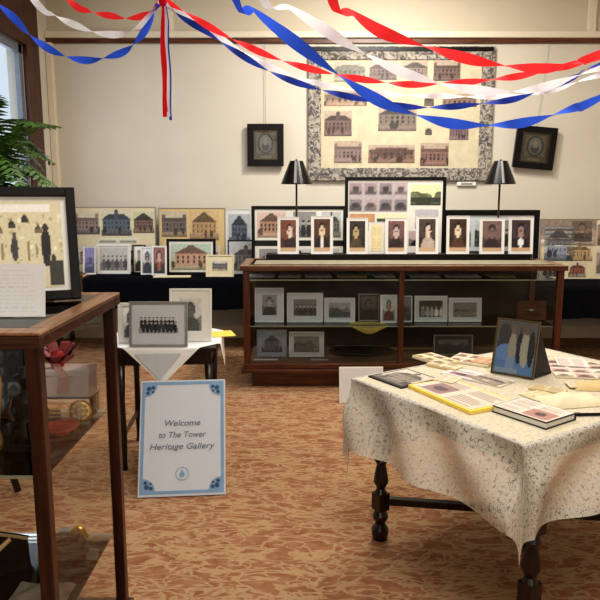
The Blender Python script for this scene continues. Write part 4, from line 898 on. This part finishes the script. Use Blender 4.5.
b.build('easel_back', M['black'], o)

# ================================================================== STREAMERS
def cat(P, n=14):
    P = [Vector(p) for p in P]; Q = [P[0]*2-P[1]]+P+[P[-1]*2-P[-2]]; out = []
    for i in range(1, len(Q)-2):
        for k in range(n):
            t_ = k/n; a, b_, c, d_ = Q[i-1], Q[i], Q[i+1], Q[i+2]
            out.append(.5*((2*b_)+(c-a)*t_+(2*a-5*b_+4*c-d_)*t_*t_+(3*b_-a-3*c+d_)*t_**3))
    return out+[P[-1]]
def ribbon(pts, width, turns, phase=0, wob=0):
    width *= .84
    L = [0]
    for i in range(1, len(pts)): L.append(L[-1]+(pts[i]-pts[i-1]).length)
    b = MB(); vs = []
    for i, q_ in enumerate(pts):
        d_ = (pts[min(i+1, len(pts)-1)]-pts[max(i-1, 0)]).normalized(); up = Vector((0, 0, 1)) if abs(d_.z) < .95 else Vector((0, 1, 0))
        s_ = d_.cross(up).normalized(); u_ = s_.cross(d_); ang = phase+turns*L[i]+wob*sin(L[i]*3)
        w_ = (u_*cos(ang)+s_*sin(ang))*width/2; vs += [q_-w_, q_+w_*0, q_+w_]
    b.add(vs, [(3*i+j, 3*i+3+j, 3*i+4+j, 3*i+1+j) for i in range(len(pts)-1) for j in (0, 1)]); return b
def streamer(label, col, px, width, turns, phase=0, pre=None, post=None):
    P = [PY(x, y, Y) for (x, y, Y) in px]
    if pre: P = [Vector(v_) for v_ in pre]+P
    if post: P = P+[Vector(v_) for v_ in post]
    pts = cat(P, 16); org = pts[0].copy()
    o = ribbon([q_-org for q_ in pts], width, turns, phase).build('paper_streamer', M[col], None, smooth=True)
    o.location = org; return tag(o, label, 'streamer', 'twisted crepe paper streamers under the ceiling')
KY = 4.0; K = PY(163, -2, KY)
kn = (163, 1, KY)
WL = (-2.68, 3.0, 3.1)
streamer('blue streamer sagging between the knot and the left edge', 'sblue', [(158, 4, KY), (148, 26, KY), (130, 48, 3.95), (105, 58, 3.9), (82, 60, 3.85), (55, 52, 3.8), (30, 35, 3.75), (0, 5, 3.7)], .05, 15, .4, post=[(-2.25, 3.6, 3.1), (-2.54, 3.5, 3.45)])
streamer('white streamer sagging above the blue one, left of the knot', 'swhite', [(160, 1, KY+.02), (145, 22, KY), (125, 33, KY), (105, 34, KY), (80, 27, KY), (55, 15, KY), (34, 0, KY)], .05, 14, .9, post=[(-1.95, 4, 3.2), (-2.4, 4, CE-.01)])
streamer('red streamer in a short shallow sag, left of the knot', 'sred', [(161, 2, KY+.04), (148, 14, KY), (130, 18, KY), (112, 16, KY), (90, 11, KY), (70, 1, KY)], .046, 17, .2, post=[(-1.65, 4, 3.0), (-2.1, 4, CE-.01)])
streamer('thin red streamer running from the knot across the wall hanging', 'sred', [(166, 1, KY-.05), (185, 12, KY-.05), (215, 30, KY-.05), (245, 45, KY-.05), (275, 58, KY-.05), (315, 70, KY-.05), (360, 79, KY-.05), (400, 84, KY-.05), (440, 84, KY-.05), (480, 81, KY-.05), (520, 76, KY-.05), (560, 68, KY-.05), (600, 58, KY-.05)], .048, 10, .5, post=[(2.6, 4, 2.5), (3.58, 4, 3.2)])
streamer('thin navy streamer running from the knot below the thin red one', 'sblue2', [(165, 3, KY-.03), (180, 16, KY), (205, 31, KY), (235, 51, KY), (265, 69, KY), (295, 82, KY), (330, 92, KY), (370, 101, KY), (410, 107, KY), (445, 107, KY), (480, 104, KY), (515, 99, KY), (545, 89, KY), (575, 77, KY), (600, 65, KY)], .046, 9.5, 1.2, post=[(2.6, 4, 2.48), (3.58, 4, 3.1)])
streamer('thin white streamer running from the knot between the red and navy ones', 'swhite', [(167, 3, KY-.05), (200, 24, KY+.05), (240, 50, KY+.05), (280, 71, KY+.05), (320, 84, KY+.05), (360, 91, KY+.05), (400, 95, KY+.05), (440, 96, KY+.05), (480, 97, KY+.05), (520, 95, KY+.05), (560, 88, KY+.05), (600, 75, KY+.05)], .042, 9, .1, post=[(2.6, 4.03, 2.45), (3.58, 4.03, 3.0)])
streamer('broad blue streamer crossing in front of the wall hanging', 'sblue', [(236, 0, 2.5), (252, 9, 2.55), (275, 27, 2.6), (305, 50, 2.7), (335, 73, 2.8), (362, 91, 2.9), (392, 107, 3.0), (425, 118, 3.1), (455, 124, 3.2), (485, 126, 3.3), (515, 124, 3.4), (545, 118, 3.5), (575, 108, 3.6), (600, 98, 3.7)], .06, 6.2, 1.2, pre=[(-.6, 2.2, CE-.01), (-.38, 2.4, 2.75)], post=[(2.6, 3.8, 2.5), (3.58, 3.9, 3.15)])
streamer('broad red streamer high across the right half of the picture', 'sred', [(332, -2, 2.5), (352, 13, 2.6), (378, 30, 2.7), (405, 41, 2.8), (435, 50, 2.9), (465, 58, 3.0), (495, 65, 3.1), (525, 68, 3.2), (555, 68, 3.3), (580, 63, 3.4), (602, 54, 3.5)], .058, 6, 1.5, pre=[(-.15, 2.1, CE-.01), (.02, 2.4, 2.75)], post=[(2.6, 3.7, 2.6), (3.58, 3.8, 3.25)])
streamer('broad white streamer crossing between the broad red and blue ones', 'swhite', [(262, -4, 2.6), (290, 8, 2.7), (325, 30, 2.8), (350, 46, 2.9), (380, 62, 3.0), (410, 75, 3.1), (440, 84, 3.2), (475, 90, 3.3), (515, 92, 3.4), (555, 84, 3.5), (602, 68, 3.6)], .055, 6.4, .9, pre=[(-.5, 2.3, CE-.01), (-.25, 2.5, 2.75)], post=[(2.6, 3.75, 2.5), (3.58, 3.85, 3.1)])
o = T('streamer_knot', 'red and navy streamer tails hanging straight down from the knot', 'streamer tails', K)
MB().lathe([(.005, -.05), (.022, -.035), (.028, 0), (.018, .03), (.004, .045)], n=12).build('knot', M['sred2'], o, smooth=True)
MB().tube([(0, 0, .03), (0, 0, CE-K.z-.002)], .002, 5).build('hanging_string', M['white'], o)
tl = PY(163, 117, KY).z-K.z; tb_ = PY(167, 120, KY).z-K.z
for (nm, col, x0, x1, y, zb, ph) in (('tail', 'sred2', -.022, .004, 0, tl, 0), ('tail', 'swhite', .0, .022, .006, tb_+.02, .3), ('tail', 'sblue2', .014, .03, .01, tb_, .6), ('tail', 'sred2', -.004, .008, -.004, tl+.03, 1)):
    vs = []; N = 30
    for i in range(N+1):
        u = i/N; z = -.02+(zb+.02)*u; s_ = .003*sin(u*12+ph); vs += [(x0*min(1, .3+u*4)+s_, y+.006*sin(u*9+ph), z), (x1*min(1, .3+u*4)+s_, y+.006*cos(u*8+ph), z)]
    MB().add(vs, [(2*i, 2*i+1, 2*i+3, 2*i+2) for i in range(N)]).build(nm, M[col], o)

# ================================================================== LIGHT
def area(name, loc, rot, sx, sy_, power, col):
    l = bpy.data.lights.new(name, 'AREA'); l.shape = 'RECTANGLE'; l.size = sx; l.size_y = sy_; l.energy = power; l.color = col
    o = bpy.data.objects.new(name, l); C.objects.link(o); o.location = loc; o.rotation_euler = rot; return o
area('ceiling_light_near', (.6, 1.2, 3.68), (0, 0, 0), 1.6, 1.2, 64, (1, .97, .93))
area('ceiling_light_mid', (.9, 4.4, 3.68), (0, 0, 0), 1.6, .6, 60, (1, .965, .92))
sp = bpy.data.lights.new('wall_light', 'AREA'); sp.shape = 'DISK'; sp.size = .25; sp.energy = 50; sp.color = (1, .95, .86)
so = bpy.data.objects.new('wall_light', sp); C.objects.link(so); so.location = (.85, 5.3, 3.6); so.rotation_euler = (R(20), 0, 0)
area('window_daylight', (-2.66, 4.96, 1.95), (0, -pi/2, 0), 2.0, 2.4, 18, (.82, .9, 1))
area('fill_light_behind', (0, -1.9, 2.3), (R(82), 0, 0), 3, 1.6, 30, (1, .95, .88))  # added fill from behind the camera, no fixture there
wd = bpy.data.worlds.new('outdoor_sky'); S.world = wd; wd.use_nodes = True
bg = wd.node_tree.nodes['Background']; bg.inputs[0].default_value = c255(206, 220, 234)+(1,); bg.inputs[1].default_value = .95
S.view_settings.view_transform = 'Standard'; S.view_settings.look = 'Medium High Contrast'; S.view_settings.exposure = .12
S.cycles.transparent_max_bounces = 24; S.cycles.max_bounces = 8
